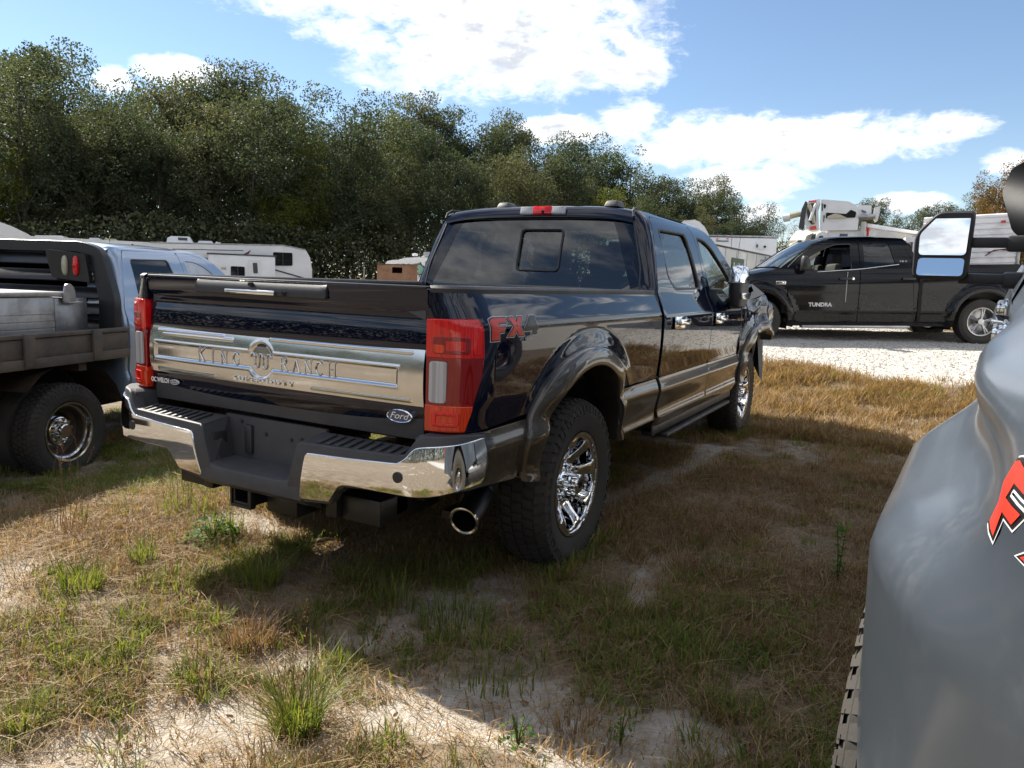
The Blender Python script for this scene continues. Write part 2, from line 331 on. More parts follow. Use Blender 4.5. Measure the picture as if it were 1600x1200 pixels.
def panel(name, S, outline, holes=(), h=.05, mat=None, parent=None, rim=.018, edge=.0035, off=0., side=1, label=None, mats=None):
    """Trimmed sheet on the surface S(u,v)->(x,y,z), with rounded returned edges and exact normals.  side=-1 mirrors x."""
    loops = [resample(list(outline), h)] + [resample(list(q), h) for q in holes]
    if area(loops[0]) < 0: loops[0].reverse()
    for q in loops[1:]:
        if area(q) > 0: q.reverse()
    us = [p[0] for p in loops[0]]; vs_ = [p[1] for p in loops[0]]
    gx, gy = np.meshgrid(np.arange(min(us) + h * .5, max(us), h), np.arange(min(vs_) + h * .5, max(vs_), h)); gx = gx.ravel(); gy = gy.ravel()
    ok = inside(gx, gy, loops[0]) & (dist2poly(gx, gy, loops[0]) > h * .42)
    for q in loops[1:]: ok &= ~inside(gx, gy, q) & (dist2poly(gx, gy, q) > h * .42)
    pts = [p for q in loops for p in q]; nb = len(pts); pts += list(zip(gx[ok].tolist(), gy[ok].tolist()))
    edges = []; b = 0
    for q in loops: edges += [(b + i, b + (i + 1) % len(q)) for i in range(len(q))]; b += len(q)
    V, E_, F, *_ = delaunay_2d_cdt([Vector(p) for p in pts], edges, [], 0, 1e-7)
    cx = np.array([sum(V[i].x for i in f) / len(f) for f in F]); cy = np.array([sum(V[i].y for i in f) / len(f) for f in F])
    keep = inside(cx, cy, loops[0])
    for q in loops[1:]: keep &= ~inside(cx, cy, q)
    F = [f for f, k in zip(F, keep) if k]
    def full(u, v):
        e = .0015; p = Vector(S(u, v)); du = (Vector(S(u + e, v)) - Vector(S(u - e, v))) / (2 * e); dv = (Vector(S(u, v + e)) - Vector(S(u, v - e))) / (2 * e)
        return p, du.normalized(), dv.normalized(), du.cross(dv).normalized()
    co = []; no = []
    for q in V:
        p, du, dv, n_ = full(q.x, q.y); co.append(p + n_ * off); no.append(n_)
    faces = [tuple(f) for f in F]
    if rim > 0:
        for q in loops:
            n = len(q); r0 = []; r1 = []; r2 = []
            for i, (u, v) in enumerate(q):
                a = q[i - 1]; c = q[(i + 1) % n]; tx, ty = c[0] - a[0], c[1] - a[1]; L = math.hypot(tx, ty) or 1; ox, oy = ty / L, -tx / L
                p, du, dv, n_ = full(u, v); o3 = (du * ox + dv * oy).normalized(); p = p + n_ * off
                r0.append(len(co)); co.append(p); no.append(n_)
                r1.append(len(co)); co.append(p + o3 * edge - n_ * edge); no.append((o3 + n_ * .1).normalized())
                r2.append(len(co)); co.append(p + o3 * edge - n_ * (rim + edge)); no.append(o3)
            for i in range(n):
                k = (i + 1) % n
                faces.append((r0[i], r1[i], r1[k], r0[k])); faces.append((r1[i], r2[i], r2[k], r1[k]))
    if side < 0:
        co = [Vector((-p.x, p.y, p.z)) for p in co]; no = [Vector((-p.x, p.y, p.z)) for p in no]; faces = [f[::-1] for f in faces]
    me = bpy.data.meshes.new(name); me.from_pydata([tuple(p) for p in co], [], faces)
    me.polygons.foreach_set('use_smooth', [True] * len(me.polygons)); me.normals_split_custom_set_from_vertices([tuple(p) for p in no]); me.update()
    return link(name, me, mat, parent, label, mats)
def text_mesh(s, size, extrude=.002, offset=0., bold=0., align='CENTER', shear=0., spacing=1., flat=False):
    c = bpy.data.curves.new('t', 'FONT'); c.body = s; c.size = size; c.extrude = extrude; c.offset = offset + bold; c.align_x = align; c.align_y = 'CENTER'; c.shear = shear; c.space_character = spacing; c.resolution_u = 3
    if not flat: c.bevel_depth = 0
    o = bpy.data.objects.new('t', c); COL.objects.link(o)
    dg = bpy.context.evaluated_depsgraph_get(); me = bpy.data.meshes.new_from_object(o.evaluated_get(dg)); bpy.data.objects.remove(o); bpy.data.curves.remove(c); return me
def put_text(name, s, size, origin, ux, uy, mat, parent, sx=1., **k):
    me = text_mesh(s, size, **k); ux = Vector(ux).normalized(); uy = Vector(uy).normalized(); uz = ux.cross(uy)
    for v in me.vertices: v.co = Vector(origin) + ux * v.co.x * sx + uy * v.co.y + uz * v.co.z
    me.update(); return link(name, me, mat, parent)
def grid_mesh(rows, name, closed_u=False, smooth=35):
    mb = MB(); mb.rings(rows, closed=closed_u, cap=False); return mb.mesh(name, smooth)
def gh(x, y):
    """Height of the ground."""
    x = np.asarray(x, float); y = np.asarray(y, float)
    s = lambda a, b, t: (lambda q: q * q * (3 - 2 * q))(np.clip((t - a) / (b - a), 0, 1))
    return (.60 * s(5.0, 10.5, y) + .30 * s(9.5, 17, y)) * s(-14, -2, x) - .22 * s(1.0, 3.4, -x) * (1 - s(8, 14, y)) * 1.0 + .040 + .12 * s(2.4, 4.0, x) * s(-1.5, 3, y) * (1 - s(5, 9, y))
# ------------------------------------------------------------------ ground
_rs = np.random.RandomState(3); _lat = _rs.rand(64, 256, 256)
def vn(x, y, seed=0):
    x = np.asarray(x, float); y = np.asarray(y, float); xi = np.floor(x).astype(int); yi = np.floor(y).astype(int); fx = x - xi; fy = y - yi; fx = fx * fx * (3 - 2 * fx); fy = fy * fy * (3 - 2 * fy)
    L = _lat[seed % 64]; a = L[xi % 256, yi % 256]; b = L[(xi + 1) % 256, yi % 256]; c = L[xi % 256, (yi + 1) % 256]; d_ = L[(xi + 1) % 256, (yi + 1) % 256]
    return a * (1 - fx) * (1 - fy) + b * fx * (1 - fy) + c * (1 - fx) * fy + d_ * fx * fy
def fbm(x, y, seed=0, o=4): return sum(vn(x * 2 ** k + 17.3 * k, y * 2 ** k + 5.1 * k, seed + k) * .5 ** k for k in range(o)) / sum(.5 ** k for k in range(o))
def segd(x, y, pts):
    d_ = np.full(np.shape(x), 1e9)
    for (x0, y0), (x1, y1) in zip(pts, pts[1:]):
        dx, dy = x1 - x0, y1 - y0; L = dx * dx + dy * dy + 1e-9; t = np.clip(((x - x0) * dx + (y - y0) * dy) / L, 0, 1); d_ = np.minimum(d_, np.hypot(x - x0 - t * dx, y - y0 - t * dy))
    return d_
def gravel(x, y):
    x = np.asarray(x, float); y = np.asarray(y, float)
    e = y - (7.55 + .35 * (fbm(x * .9, y * .4, 9) - .5) * 4 - .05 * x)
    s = lambda a, b, t: (lambda q: q * q * (3 - 2 * q))(np.clip((t - a) / (b - a), 0, 1))
    g1 = s(-.1, .5, e) * (1 - s(16.5, 17.5, y)); g1 = g1 * s(-14, -9, x)
    g2 = s(5.2, 6.2, x + .6 * (fbm(x, y, 4) - .5)) * (1 - s(10.5, 12, x)) * (1 - s(9, 10, y))     # lane beyond the grey truck
    return np.maximum(g1, g2)
def sand(x, y):
    """Bare pale sand: wheel tracks and scuffed patches."""
    x = np.asarray(x, float); y = np.asarray(y, float)
    n = fbm(x * 1.6, y * 1.6, 20, 5) - .5; n2 = fbm(x * 5, y * 5, 30, 3) - .5
    tr = [(([(.2, -2.6), (.62, -2.05), (.9, -1.72), (1.02, -1.5), (1.5, -1.45)]), .24), ([(.5, -1.5), (.66, -1.25), (.78, -.85), (.80, -.45), (.76, .4), (.77, 1.1), (.88, 2.1), (.9, 3.2)], .13),
          ([(-3.2, -.6), (-1.6, -1.1), (-1.0, -1.7), (-.7, -2.3)], .13), ([(-.95, -.6), (-.80, -.45), (-.70, -.2)], .17), ([(1.2, -1.6), (1.9, -1.2)], .13), ([(1.35, .2), (1.45, -.35)], .10)]
    v = np.full(np.shape(x), -9.)
    for pts, w in tr: v = np.maximum(v, 1 - segd(x, y, pts) / w)
    v = v + n * 2.6 + n2 * 1.2
    far = np.where(y > 4, -1.0, 0)
    v = np.maximum(v, (n * 4.5 + n2 * 2.4 - .80 + far - .75 * ((x > 1.0) & (y > -1.25)) - .2 * (x < -.2)))
    return np.clip((v - .0) / .55, 0, 1)
def ground_z(x, y):
    z = gh(x, y); s = sand(x, y)
    r = np.hypot(np.asarray(x) - 1.5, np.asarray(y) + 1); near = np.clip(1.4 - r / 14, 0, 1)
    return z + near * ((fbm(np.asarray(x) * 2.2, np.asarray(y) * 2.2, 40, 4) - .5) * .05 - s * .018 + (vn(np.asarray(x) * 22, np.asarray(y) * 22, 50) - .5) * .010)
def sheet(name, xs, ys, mat, dz=0.):
    gx, gy = np.meshgrid(xs, ys); z = ground_z(gx, gy) + dz; nx, ny = len(xs), len(ys)
    v = np.stack([gx.ravel(), gy.ravel(), z.ravel()], 1); idx = np.arange(nx * ny).reshape(ny, nx)
    f = np.stack([idx[:-1, :-1], idx[:-1, 1:], idx[1:, 1:], idx[1:, :-1]], -1).reshape(-1, 4)
    me = bpy.data.meshes.new(name); me.vertices.add(len(v)); me.vertices.foreach_set('co', v.ravel()); me.loops.add(f.size); me.loops.foreach_set('vertex_index', f.ravel())
    me.polygons.add(len(f)); me.polygons.foreach_set('loop_start', np.arange(0, f.size, 4)); me.polygons.foreach_set('loop_total', np.full(len(f), 4)); me.polygons.foreach_set('use_smooth', np.ones(len(f), bool))
    for nm, fn in (('sand', sand), ('gravel', gravel)):
        a = me.attributes.new(nm, 'FLOAT', 'POINT'); a.data.foreach_set('value', np.asarray(fn(gx, gy), float).ravel())
    me.update(); me.validate(); o = link(name, me, mat); tag(o, kind='structure'); return o
def ground_mat():
    m, g = new_mat('ground_soil_and_sand'); co = obj_co(g)
    at = g.n('ShaderNodeAttribute', attribute_name='sand').outputs['Fac']; ag = g.n('ShaderNodeAttribute', attribute_name='gravel').outputs['Fac']
    n = g.noise(co, 1.7, 8, .65); n2 = g.noise(co, 14, 6, .7); n3 = g.noise(co, 120, 3, .6); n4 = g.noise(co, 45, 4, .7)
    soil = g.ramp(n2, [(.32, (.10, .078, .055)), (.5, (.19, .152, .108)), (.68, (.29, .24, .18))])
    sandc = g.ramp(n2, [(.3, (.30, .265, .225)), (.55, (.42, .38, .33)), (.75, (.50, .465, .42))])
    gr = g.ramp(n4, [(.3, (.30, .28, .25)), (.5, (.46, .44, .405)), (.7, (.60, .58, .55))])
    debris = g.ss(n3, .60, .68)
    sm = g.ss(g.m('ADD', at, g.m('MULTIPLY', g.m('SUBTRACT', n4, .5), .9)), .25, .75)
    c = g.mix(sm, soil, sandc); c = g.mix(g.m('MULTIPLY', debris, .6), c, (.10, .07, .045)); c = g.mix(g.ss(g.m('ADD', ag, g.m('MULTIPLY', g.m('SUBTRACT', n4, .5), .7)), .3, .7), c, gr)
    h = g.m('ADD', g.m('MULTIPLY', n4, .7), g.m('MULTIPLY', n3, .4))
    fin_mat(g, bsdf(g, c, .92, spec=.25, normal=bump(g, h, .7, .02))); return m
gm = ground_mat()
def steps(*segs):
    out = []
    for a, b, h in segs: out += list(np.arange(a, b - 1e-6, h))
    out.append(segs[-1][1]); return np.array(out)
sheet('ground', steps((-900, -100, 100), (-100, -20, 10), (-20, -6, .6), (-6, -3, .12), (-3, 3.4, .035), (3.4, 8, .12), (8, 20, .6), (20, 100, 10), (100, 900, 100)),
      steps((-600, -60, 60), (-60, -10, 5), (-10, -3.4, .3), (-3.4, 3.2, .035), (3.2, 7, .07), (7, 20, .15), (20, 60, 2), (60, 1000, 40)), gm)
# ------------------------------------------------------------------ pickup truck
XT = [(.45, .93), (.52, .955), (.56, .985), (.60, .995), (.64, .985), (.70, .992), (.775, 1.008), (.80, 1.010), (.835, .992), (.86, .985), (1.0, .996), (1.15, 1.001), (1.245, 1.0), (1.268, .997), (1.285, .989), (1.33, .968), (1.40, .936),
      (1.45, .925), (1.60, .885), (1.75, .838), (1.86, .79), (1.92, .735), (1.96, .67)]
def base_x(z): return pchip(z, XT)
def haunch(y, z, amt=.030):
    q = math.hypot(y / 1.06, (z - .43)) if z > .43 else abs(y) / 1.06
    return amt * (1 - sst(.68, .81, q)) * sst(.80, .98, z) * (1 - sst(1.19, 1.27, z))
def make_SX(dually=False):
    def SX(y, z):
        x = base_x(z)
        if dually: pass
        else: x += haunch(y, z) + haunch(y - 4.056, z, .03)
        if y > 4.2: x -= .10 * ((y - 4.2) ** 2)
        return x
    def S(u, z):
        if u >= -.93: return (SX(u, z), u, z)
        t = (-.93 - u) / .28; xs = SX(-.93, z); ax = .812; yr = -1.118 + .03 * sst(1.33, 1.40, z) * 0
        return ((1 - t) ** 2 * xs + 2 * t * (1 - t) * xs + t * t * ax, (1 - t) ** 2 * -.93 + 2 * t * (1 - t) * yr + t * t * yr, z)
    return SX, S
def cab_yb(z): return 1.16 + (.13 * (z - 1.40) / .5 if z > 1.4 else 0)
def Scab(u, z):                          # u is y along the side, wraps round the rear corner below cab_yb+.13
    yb = cab_yb(z); u0 = yb + .10; x = base_x(z)
    if u >= u0: return (x, u, z)
    t = (u0 - u) / .20; ax = x - .10
    if t <= 1: return ((1 - t) ** 2 * x + 2 * t * (1 - t) * x + t * t * ax, (1 - t) ** 2 * u0 + 2 * t * (1 - t) * yb + t * t * yb, z)
    return (ax - (t - 1) * .2, yb - .0 * t, z)
FL_O = [(-.665, .60), (-.665, .80), (-.57, .965), (-.38, 1.08), (-.14, 1.135), (.08, 1.125), (.27, 1.06), (.41, .955), (.485, .80), (.51, .60)]
FL_I = [(-.575, .585), (-.545, .76), (-.455, .90), (-.30, 1.0), (-.12, 1.045), (.06, 1.035), (.21, .975), (.325, .875), (.40, .75), (.43, .59)]
def flare_mesh(side, SX, y0=0., flip=False, cut=None, warp=None, n=6):
    fo = spl(FL_O, n); fi = spl(FL_I, n); rows = []
    N = len(fo) if cut is None else int(len(fo) * cut)
    prof = [(0, -.004), (.0, .014), (.03, .022), (.10, .027), (.5, .036), (.86, .044), (.97, .042), (1.0, .034), (1.0, .0), (1.02, -.10)]
    for i in range(N):
        row = []
        for t, o in prof:
            a = fo[i]; b = fi[i]; y = a[0] + (b[0] - a[0]) * t; z = a[1] + (b[1] - a[1]) * t
            yy = y0 + (-y if flip else y); p = Vector((SX(yy, z) + o, yy, z))
            if warp: p = warp(p)
            row.append((p.x * side, p.y, p.z))
        rows.append(row)
    return grid_mesh(rows, 'flare', smooth=50)
def arch_cut(y0, z0, fwd=True, flip=False, grow=-.03):
    """Points of the arch outline above z0, from one leg over the top to the other."""
    o = spl(FL_O, 5); pts = []
    for (y, z) in o:
        d_ = math.hypot(y, z - .5) or 1; y2 = y * (1 + grow / d_); z2 = .5 + (z - .5) * (1 + grow / d_)
        if z2 >= z0: pts.append((y0 + (-y2 if flip else y2), z2))
    pts.sort(key=lambda p: 0); return pts if not flip else pts[::-1]
def wheel(parent, x, y, r, side, kind='ranch', w=.285, name='wheel', tread=True, rim_r=.262):
    wl = bpy.data.objects.new(name, None); COL.objects.link(wl); wl.parent = parent; wl.location = (x, y, r); wl.rotation_euler = (R(11), 0, 0 if side > 0 else PI)
    h = w / 2; mb = MB()
    prof = [(-h * .55, rim_r * .98), (-h * .72, rim_r + .005), (-h * .93, rim_r + .045), (-h * 1.0, (rim_r + r) / 2 + .01), (-h * .95, r - .045), (-h * .84, r - .014), (-h * .6, r - .008), (h * .6, r - .008), (h * .84, r - .014), (h * .95, r - .045), (h * .985, r - .09), (h, (rim_r + r) / 2 + .015), (h * .985, (rim_r + r) / 2), (h * .93, rim_r + .035), (h * .86, rim_r + .012), (h * .72, rim_r + .004), (h * .55, rim_r * .98)]
    mb.lathe(prof, 72)
    if tread:
        nb = 54
        for k in range(nb):
            for j, (a0, a1) in enumerate([(-.98, -.62), (-.55, -.22), (-.15, .18), (.25, .57), (.64, .98)]):
                q = 2 * PI * (k + (.5 if j % 2 else 0)) / nb; dq = 2 * PI / nb * .36; sk = (.12 if j % 2 else -.12) * dq
                vs_ = []
                for rr in (r - .012, r + .003):
                    for aa, qq in ((a0, q - dq - sk), (a1, q - dq + sk), (a1, q + dq * .8 + sk * 3), (a0, q + dq * .8 - sk * 3)):
                        e = rr - (.028 if abs(aa) > .9 else (.004 if abs(aa) > .6 else 0))
                        vs_.append((aa * h, math.cos(qq) * e, math.sin(qq) * e))
                mb.add(vs_, [(4, 5, 6, 7), (0, 1, 5, 4), (1, 2, 6, 5), (2, 3, 7, 6), (3, 0, 4, 7)])
        for k in range(60):            # shoulder lugs reaching down the sidewall
            q = 2 * PI * k / 60; dq = 2 * PI / 60 * (.33 if k % 2 else .22); d1 = .075 if k % 2 else .05
            vs_ = []
            for (aa, rr) in ((h * .93, r - .02), (h * 1.0, r - .055), (h * .995, r - d1 - .01), (h * .9, r - d1)):
                for qq in (q - dq, q + dq): vs_.append((aa, math.cos(qq) * rr, math.sin(qq) * rr))
            mb.add(vs_, [(0, 1, 3, 2), (2, 3, 5, 4), (4, 5, 7, 6), (0, 2, 4, 6), (1, 3, 5, 7)])
    mb.build('tyre', 'rubber', wl, smooth=30)
    if kind == 'ranch':
        put_arc_text(wl, 'WRANGLER', (rim_r + r) / 2 + .02, h + .002, 88, 'greyplastic', .030); put_arc_text(wl, 'ALL TERRAIN', (rim_r + r) / 2 + .02, h + .002, 268, 'greyplastic', .028)
        mb = MB(); mb.lathe([(h * .75, rim_r + .006), (h * .86, rim_r + .004), (h * .84, rim_r - .012), (h * .5, rim_r - .02), (h * .1, rim_r - .04), (-h * .5, rim_r - .04), (-h * .5, .10), (-h * .45, 0)], 56)
        mb.build('barrel', 'chrome', wl)
        def Sf(u, v):
            q = math.hypot(u, v); x_ = h * (.34 + .46 * sst(.10, .235, q)) + .006 * math.cos(8 * math.atan2(v, u)) * sst(.08, .16, q) * sst(.25, .2, q)
            return (x_, u, v)
        holes = []
        for k in range(8):
            a = 2 * PI * k / 8 + PI / 8
            pl = [(.234, -.20), (.242, 0), (.234, .20), (.17, .215), (.125, .14), (.116, 0), (.125, -.14), (.17, -.215)]
            holes.append(rc([(q[0] * math.cos(a + q[1] * 1.25), q[0] * math.sin(a + q[1] * 1.25)) for q in pl], .012, 2))
        for hh in (-1, 1): pass
        circ = [(.256 * math.cos(2 * PI * k / 60), .256 * math.sin(2 * PI * k / 60)) for k in range(60)]
        panel('rim', Sf, circ, holes, .014, 'chrome', wl, rim=.026, edge=.009)
        mb = MB(); mb.lathe([(h * .05, .098), (h * .42, .090), (h * .55, .076), (h * .56, .050), (h * .90, .050), (h * .93, .044), (h * .93, 0)], 40)
        for k in range(8):
            a = 2 * PI * k / 8; c = (h * .30, math.cos(a) * .074, math.sin(a) * .074); mb.cyl(c, (h * .72, c[1], c[2]), .013, 10)
            c = (h * .2, math.cos(a + .39) * .09, math.sin(a + .39) * .09); mb.cyl(c, (h * .56, c[1] * .93, c[2] * .93), .010, 6)
        hub = mb.build('hub', 'chrome', wl, smooth=30)
        mb = MB(); mb.cyl((h * .93, 0, 0), (h * .96, 0, 0), .040, 32); mb.build('centre_cap', 'satin', wl)
        mb = MB(); ww = [(-.026, .010), (-.022, .016), (-.016, .012), (-.016, -.008), (-.010, -.014), (-.004, -.008), (-.004, .010), (0, .014), (.004, .010), (.004, -.008), (.010, -.014), (.016, -.008), (.016, .012), (.022, .016), (.026, .010)]
        mb.tube([(h * .97, p[0], p[1]) for p in spl(ww, 3)], .0028, 6); mb.build('cap_emblem', 'black', wl)
    elif kind == 'dually':
        mb = MB(); mb.lathe([(h * .8, rim_r + .006), (h * .88, rim_r + .002), (h * .85, rim_r - .012), (h * .5, rim_r - .022), (h * .42, rim_r - .035)], 56)
        mb.build('rim', 'satin', wl); mb = MB(); mb.lathe([(h * .42, rim_r - .035), (h * .35, rim_r - .045), (-h * .3, rim_r - .05), (-h * .55, rim_r - .075), (-h * .62, .14), (-h * .5, .13)], 56); mb.build('barrel', 'steel', wl)
        mb = MB(); mb.lathe([(-h * .7, .17), (-h * .45, .15), (-h * .3, .118), (-h * .05, .112), (0, .10), (0, .06), (h * .45, .058), (h * .5, .05), (h * .5, 0)], 40)
        for k in range(10):
            a = 2 * PI * k / 10; c = (-h * .1, math.cos(a) * .088, math.sin(a) * .088); mb.cyl(c, (h * .2, c[1], c[2]), .014, 6)
        mb.build('hub', 'satin', wl, smooth=30)
        put_arc_text(wl, 'LT225', (rim_r + r) / 2 + .01, h + .002, 15, 'greyplastic', .03)
    elif kind == 'alloy':
        mb = MB(); mb.lathe([(h * .75, rim_r + .006), (h * .86, rim_r + .002), (h * .84, rim_r - .014), (h * .3, rim_r - .03), (-h * .4, rim_r - .035), (-h * .4, 0)], 40)
        mb.mi = 0
        for k in range(5):
            for dlt in (-.10, .10):
                a = 2 * PI * k / 5; p = (h * .55, math.cos(a) * .05, math.sin(a) * .05); q = (h * .62, math.cos(a + dlt) * (rim_r - .01), math.sin(a + dlt) * (rim_r - .01)); mb.tube([p, ((p[0] + q[0]) / 2 + .01, (p[1] + q[1]) / 2, (p[2] + q[2]) / 2), q], [.022, .017, .016], 6)
        mb.cyl((h * .3, 0, 0), (h * .75, 0, 0), .06, 24, .05); mb.build('rim', 'alu', wl)
    else:
        mb = MB(); mb.lathe([(h * .8, rim_r), (h * .3, rim_r - .03), (-h * .2, rim_r - .05), (-h * .1, 0)], 32); mb.build('rim', 'alu', wl)
    return wl
def put_arc_text(parent, s, rad, x, deg, mat, size):
    me = text_mesh(s, size, extrude=.0015)
    for v in me.vertices:
        a = R(deg) - v.co.x / rad; q = rad + v.co.y; v.co = Vector((x + v.co.z, math.cos(a) * q, math.sin(a) * q))
    me.update(); return link('tyre_lettering', me, mat, parent)
# ---- door outlines (y, z)
RD = [(1.185, .865), (1.185, 1.22), (1.215, 1.40), (1.33, 1.70), (1.40, 1.84), (1.46, 1.893), (2.395, 1.905), (2.395, .865)]
FD = [(2.408, .865), (2.408, 1.905), (2.66, 1.90), (2.86, 1.865), (3.06, 1.77), (3.66, 1.41), (3.66, 1.33), (3.46, 1.26), (3.445, .865)]
RDW = [(1.47, 1.50), (1.50, 1.825), (2.17, 1.835), (2.27, 1.43), (1.60, 1.415)]
FDW = [(2.47, 1.835), (2.69, 1.825), (2.88, 1.775), (3.50, 1.43), (3.50, 1.36), (3.16, 1.34), (2.98, 1.415), (2.52, 1.43)]
CAB = [(.985, 1.30), (1.02, 1.62), (1.075, 1.885), (1.30, 1.925), (2.74, 1.935), (2.92, 1.90), (3.10, 1.81), (3.76, 1.43), (3.62, 1.40), (3.06, 1.775), (2.86, 1.872), (2.66, 1.907), (1.455, 1.90), (1.39, 1.845), (1.325, 1.70), (1.21, 1.40), (1.178, 1.22), (1.178, .60), (.985, .60)]
def shifted(poly, dy, dz=0): return [(p[0] + dy, p[1] + dz) for p in poly]
def build_cab(root, paint_, lower, glass_rear, glass_side, right_detail=True, both=True, chrome_handles=True, sides=(1, -1), damage=False, simple=False):
    h = .055
    for s in sides:
        panel('cab_side', Scab, rc(CAB, .012, 2), (), h, paint_, root, side=s)
        panel('cab_side', Scab, [(1.178, .52), (1.178, .598), (3.46, .598), (3.46, .52)], (), .09, lower, root, side=s) 
        S0 = lambda u, z: (base_x(z), u, z)
        for nm, out, win in (('rear_door', RD, RDW), ('front_door', FD, FDW)):
            wv = rc(win, .05, 4)
            dr = panel(nm, S0, rc(out, .03, 3), [wv], h, paint_, root, side=s, rim=.03)
            panel('window_glass', S0, rc(win, .05, 4), (), .12, glass_side, dr, rim=0, off=-.016, side=s)
            # black weatherstrip round the opening
            ring = [(p[0], p[1]) for p in wv]; mb = MB(); n = len(ring); cx = sum(p[0] for p in ring) / n; cz = sum(p[1] for p in ring) / n
            rows = []
            for (p) in ring:
                d_ = math.hypot(p[0] - cx, p[1] - cz); k = .026 / d_
                rows.append([(s * (base_x(p[1] + (cz - p[1]) * kk) + oo), p[0] + (cx - p[0]) * kk, p[1] + (cz - p[1]) * kk) for kk, oo in ((0, -.004), (0, .002), (k * .55, .002), (k, -.006), (k, -.016))])
            rows.append(rows[0]); link('window_seal', grid_mesh(rows, 'seal', smooth=30), 'plastic', dr)
            # bright strip along the belt line is black here
            y0, y1 = out[0][0], out[-1][0]; lo = [(y0, .605), (y0, .858), (y1, .858), (y1, .605)]
            panel('lower_panel', S0, lo, (), .045, lower, dr, side=s, rim=.02)
            hy = 1.50 if nm == 'rear_door' else 2.60
            hx = base_x(1.2)
            mb = MB(); mb.box((s * (hx + .012), hy, 1.205), (.016, .25, .085), bev=.007); 
            mb.build('handle_bezel', 'chrome' if chrome_handles else paint_, dr)
            mb = MB(); mb.box((s * (hx + .040), hy + .005, 1.21), (.024, .23, .042), bev=.010); mb.box((s * (hx + .022), hy - .09, 1.21), (.03, .04, .034), bev=.006); mb.box((s * (hx + .022), hy + .09, 1.21), (.03, .04, .034), bev=.006)
            mb.build('handle', 'chrome' if chrome_handles else paint_, dr)
        # rocker step and running strip
        mb = MB(); mb.bx(s * .88, s * .962, 1.20, 3.42, .47, .54, .012); mb.build('rocker', 'plastic', root)
        mb = MB(); mb.bx(s * .86, s * .99, 1.45, 3.30, .425, .455, .01); mb.build('running_board', 'plastic' , root)
    # roof
    rows = []
    for (y, dz, k) in [(1.252, -.085, .995), (1.256, -.06, 1.0), (1.27, -.032, 1.0), (1.30, -.012, 1.0), (1.36, -.002, 1), (1.5, .004, 1), (1.9, .008, 1), (2.3, .008, 1), (2.6, .0, 1), (2.75, -.012, 1), (2.85, -.035, .99), (2.95, -.075, .985)]:
        row = []
        for i in range(21):
            t = -1 + i / 10; xe = .725; x = xe * t * k; z = 1.966 + dz - .030 * abs(t) ** 5 - .012 * t * t
            if dz > -.08 and .35 < abs(t) < .47 and y > 1.3: z -= .003
            row.append((x, y, z))
        rows.append(row)
    link('roof', grid_mesh(rows, 'roof', smooth=50), paint_, root)
    for s in sides:
        mb = MB(); mb.tube([(s * .728, 1.262, 1.880), (s * .718, 1.270, 1.915), (s * .708, 1.31, 1.938), (s * .70, 1.42, 1.946)], [.009, .009, .007, .003], 6); mb.build('roof_ditch_trim', 'greyplastic', root)
    # rear wall with the window
    Sb = lambda x, z: (x, cab_yb(z), z)
    def xr(z): return base_x(z) - .095
    out = [(-xr(1.0), 1.0), (xr(1.0), 1.0), (xr(1.40), 1.40), (xr(1.60), 1.60), (xr(1.80), 1.80), (xr(1.885), 1.885), (-xr(1.885), 1.885), (-xr(1.80), 1.80), (-xr(1.60), 1.60), (-xr(1.40), 1.40)]
    wi = [(-.862 + .03, 1.36), (.862 - .03, 1.36), (.815, 1.55), (.715, 1.872), (-.715, 1.872), (-.815, 1.55)]
    panel('rear_wall', Sb, out, [rc(wi, .03, 2)], .09, paint_, root, rim=.01)
    sl = rc([(-.085, 1.515), (.235, 1.515), (.235, 1.795), (-.085, 1.795)], .03, 4)
    rw = panel('rear_window', Sb, rc(wi, .03, 2), [sl], .12, glass_rear, root, rim=0, off=-.002)
    panel('sliding_pane', Sb, sl, (), .12, glass_rear, rw, rim=0, off=-.012)
    mb = MB(); pts = [(p[0], cab_yb(p[1]) - .004, p[1]) for p in sl]; mb.tube(pts + [pts[0]], .0065, 6); mb.build('window_seal', 'plastic', rw)
    mb = MB(); pts = [(p[0], cab_yb(p[1]) - .001, p[1]) for p in rc(wi, .03, 2)]; mb.tube(pts + [pts[0]], .006, 6); mb.build('window_seal', 'plastic', rw)
    # third brake light
    bl = MB(); bl.box((.075, 1.250, 1.924), (.14, .03, .056), rot=(R(-14), 0, 0), bev=.006); b = bl.build('brake_light', 'red', root)
    for s in (-1, 1):
        bl = MB(); bl.box((.075 + s * .120, 1.251, 1.923), (.10, .028, .054), rot=(R(-14), 0, 0), bev=.006); bl.build('cargo_lamp', 'clear', b)
    bl = MB(); bl.cyl((.085, 1.228, 1.912), (.085, 1.27, 1.91), .011, 12); bl.build('camera_eye', 'black', b)
    for cx in (-.30, .53):
        mb = MB(); mb.box((cx, 1.42, 1.975), (.11, .16, .045), bev=.014, taper=(.72, .7)); mb.build('roof_marker_lamp', 'greyplastic', root)
    # windshield, cowl and interior
    Sw = lambda x, t: (x * (.70 + .20 * (1 - t)), 3.82 - 1.0 * t + .06 * (1 - (x) ** 2) * (1 - t), 1.37 + .56 * t)
    panel('windshield', Sw, [(-.96, 0), (.96, 0), (.96, 1), (-.96, 1)], (), .15, 'tint', root, rim=0)
    mb = MB(); mb.bx(-.90, .90, 1.22, 3.6, .55, .62); mb.bx(-.9, .9, 3.35, 3.7, .9, 1.32, .03); mb.bx(-.85, .85, 3.15, 3.45, 1.0, 1.25, .04)
    mb.bx(-.93, -.87, 1.25, 3.5, .6, 1.34); mb.bx(.87, .93, 1.25, 3.5, .6, 1.34); mb.bx(-.85, .85, 1.25, 1.33, .6, 1.36); mb.build('cabin_trim', 'interior', root)
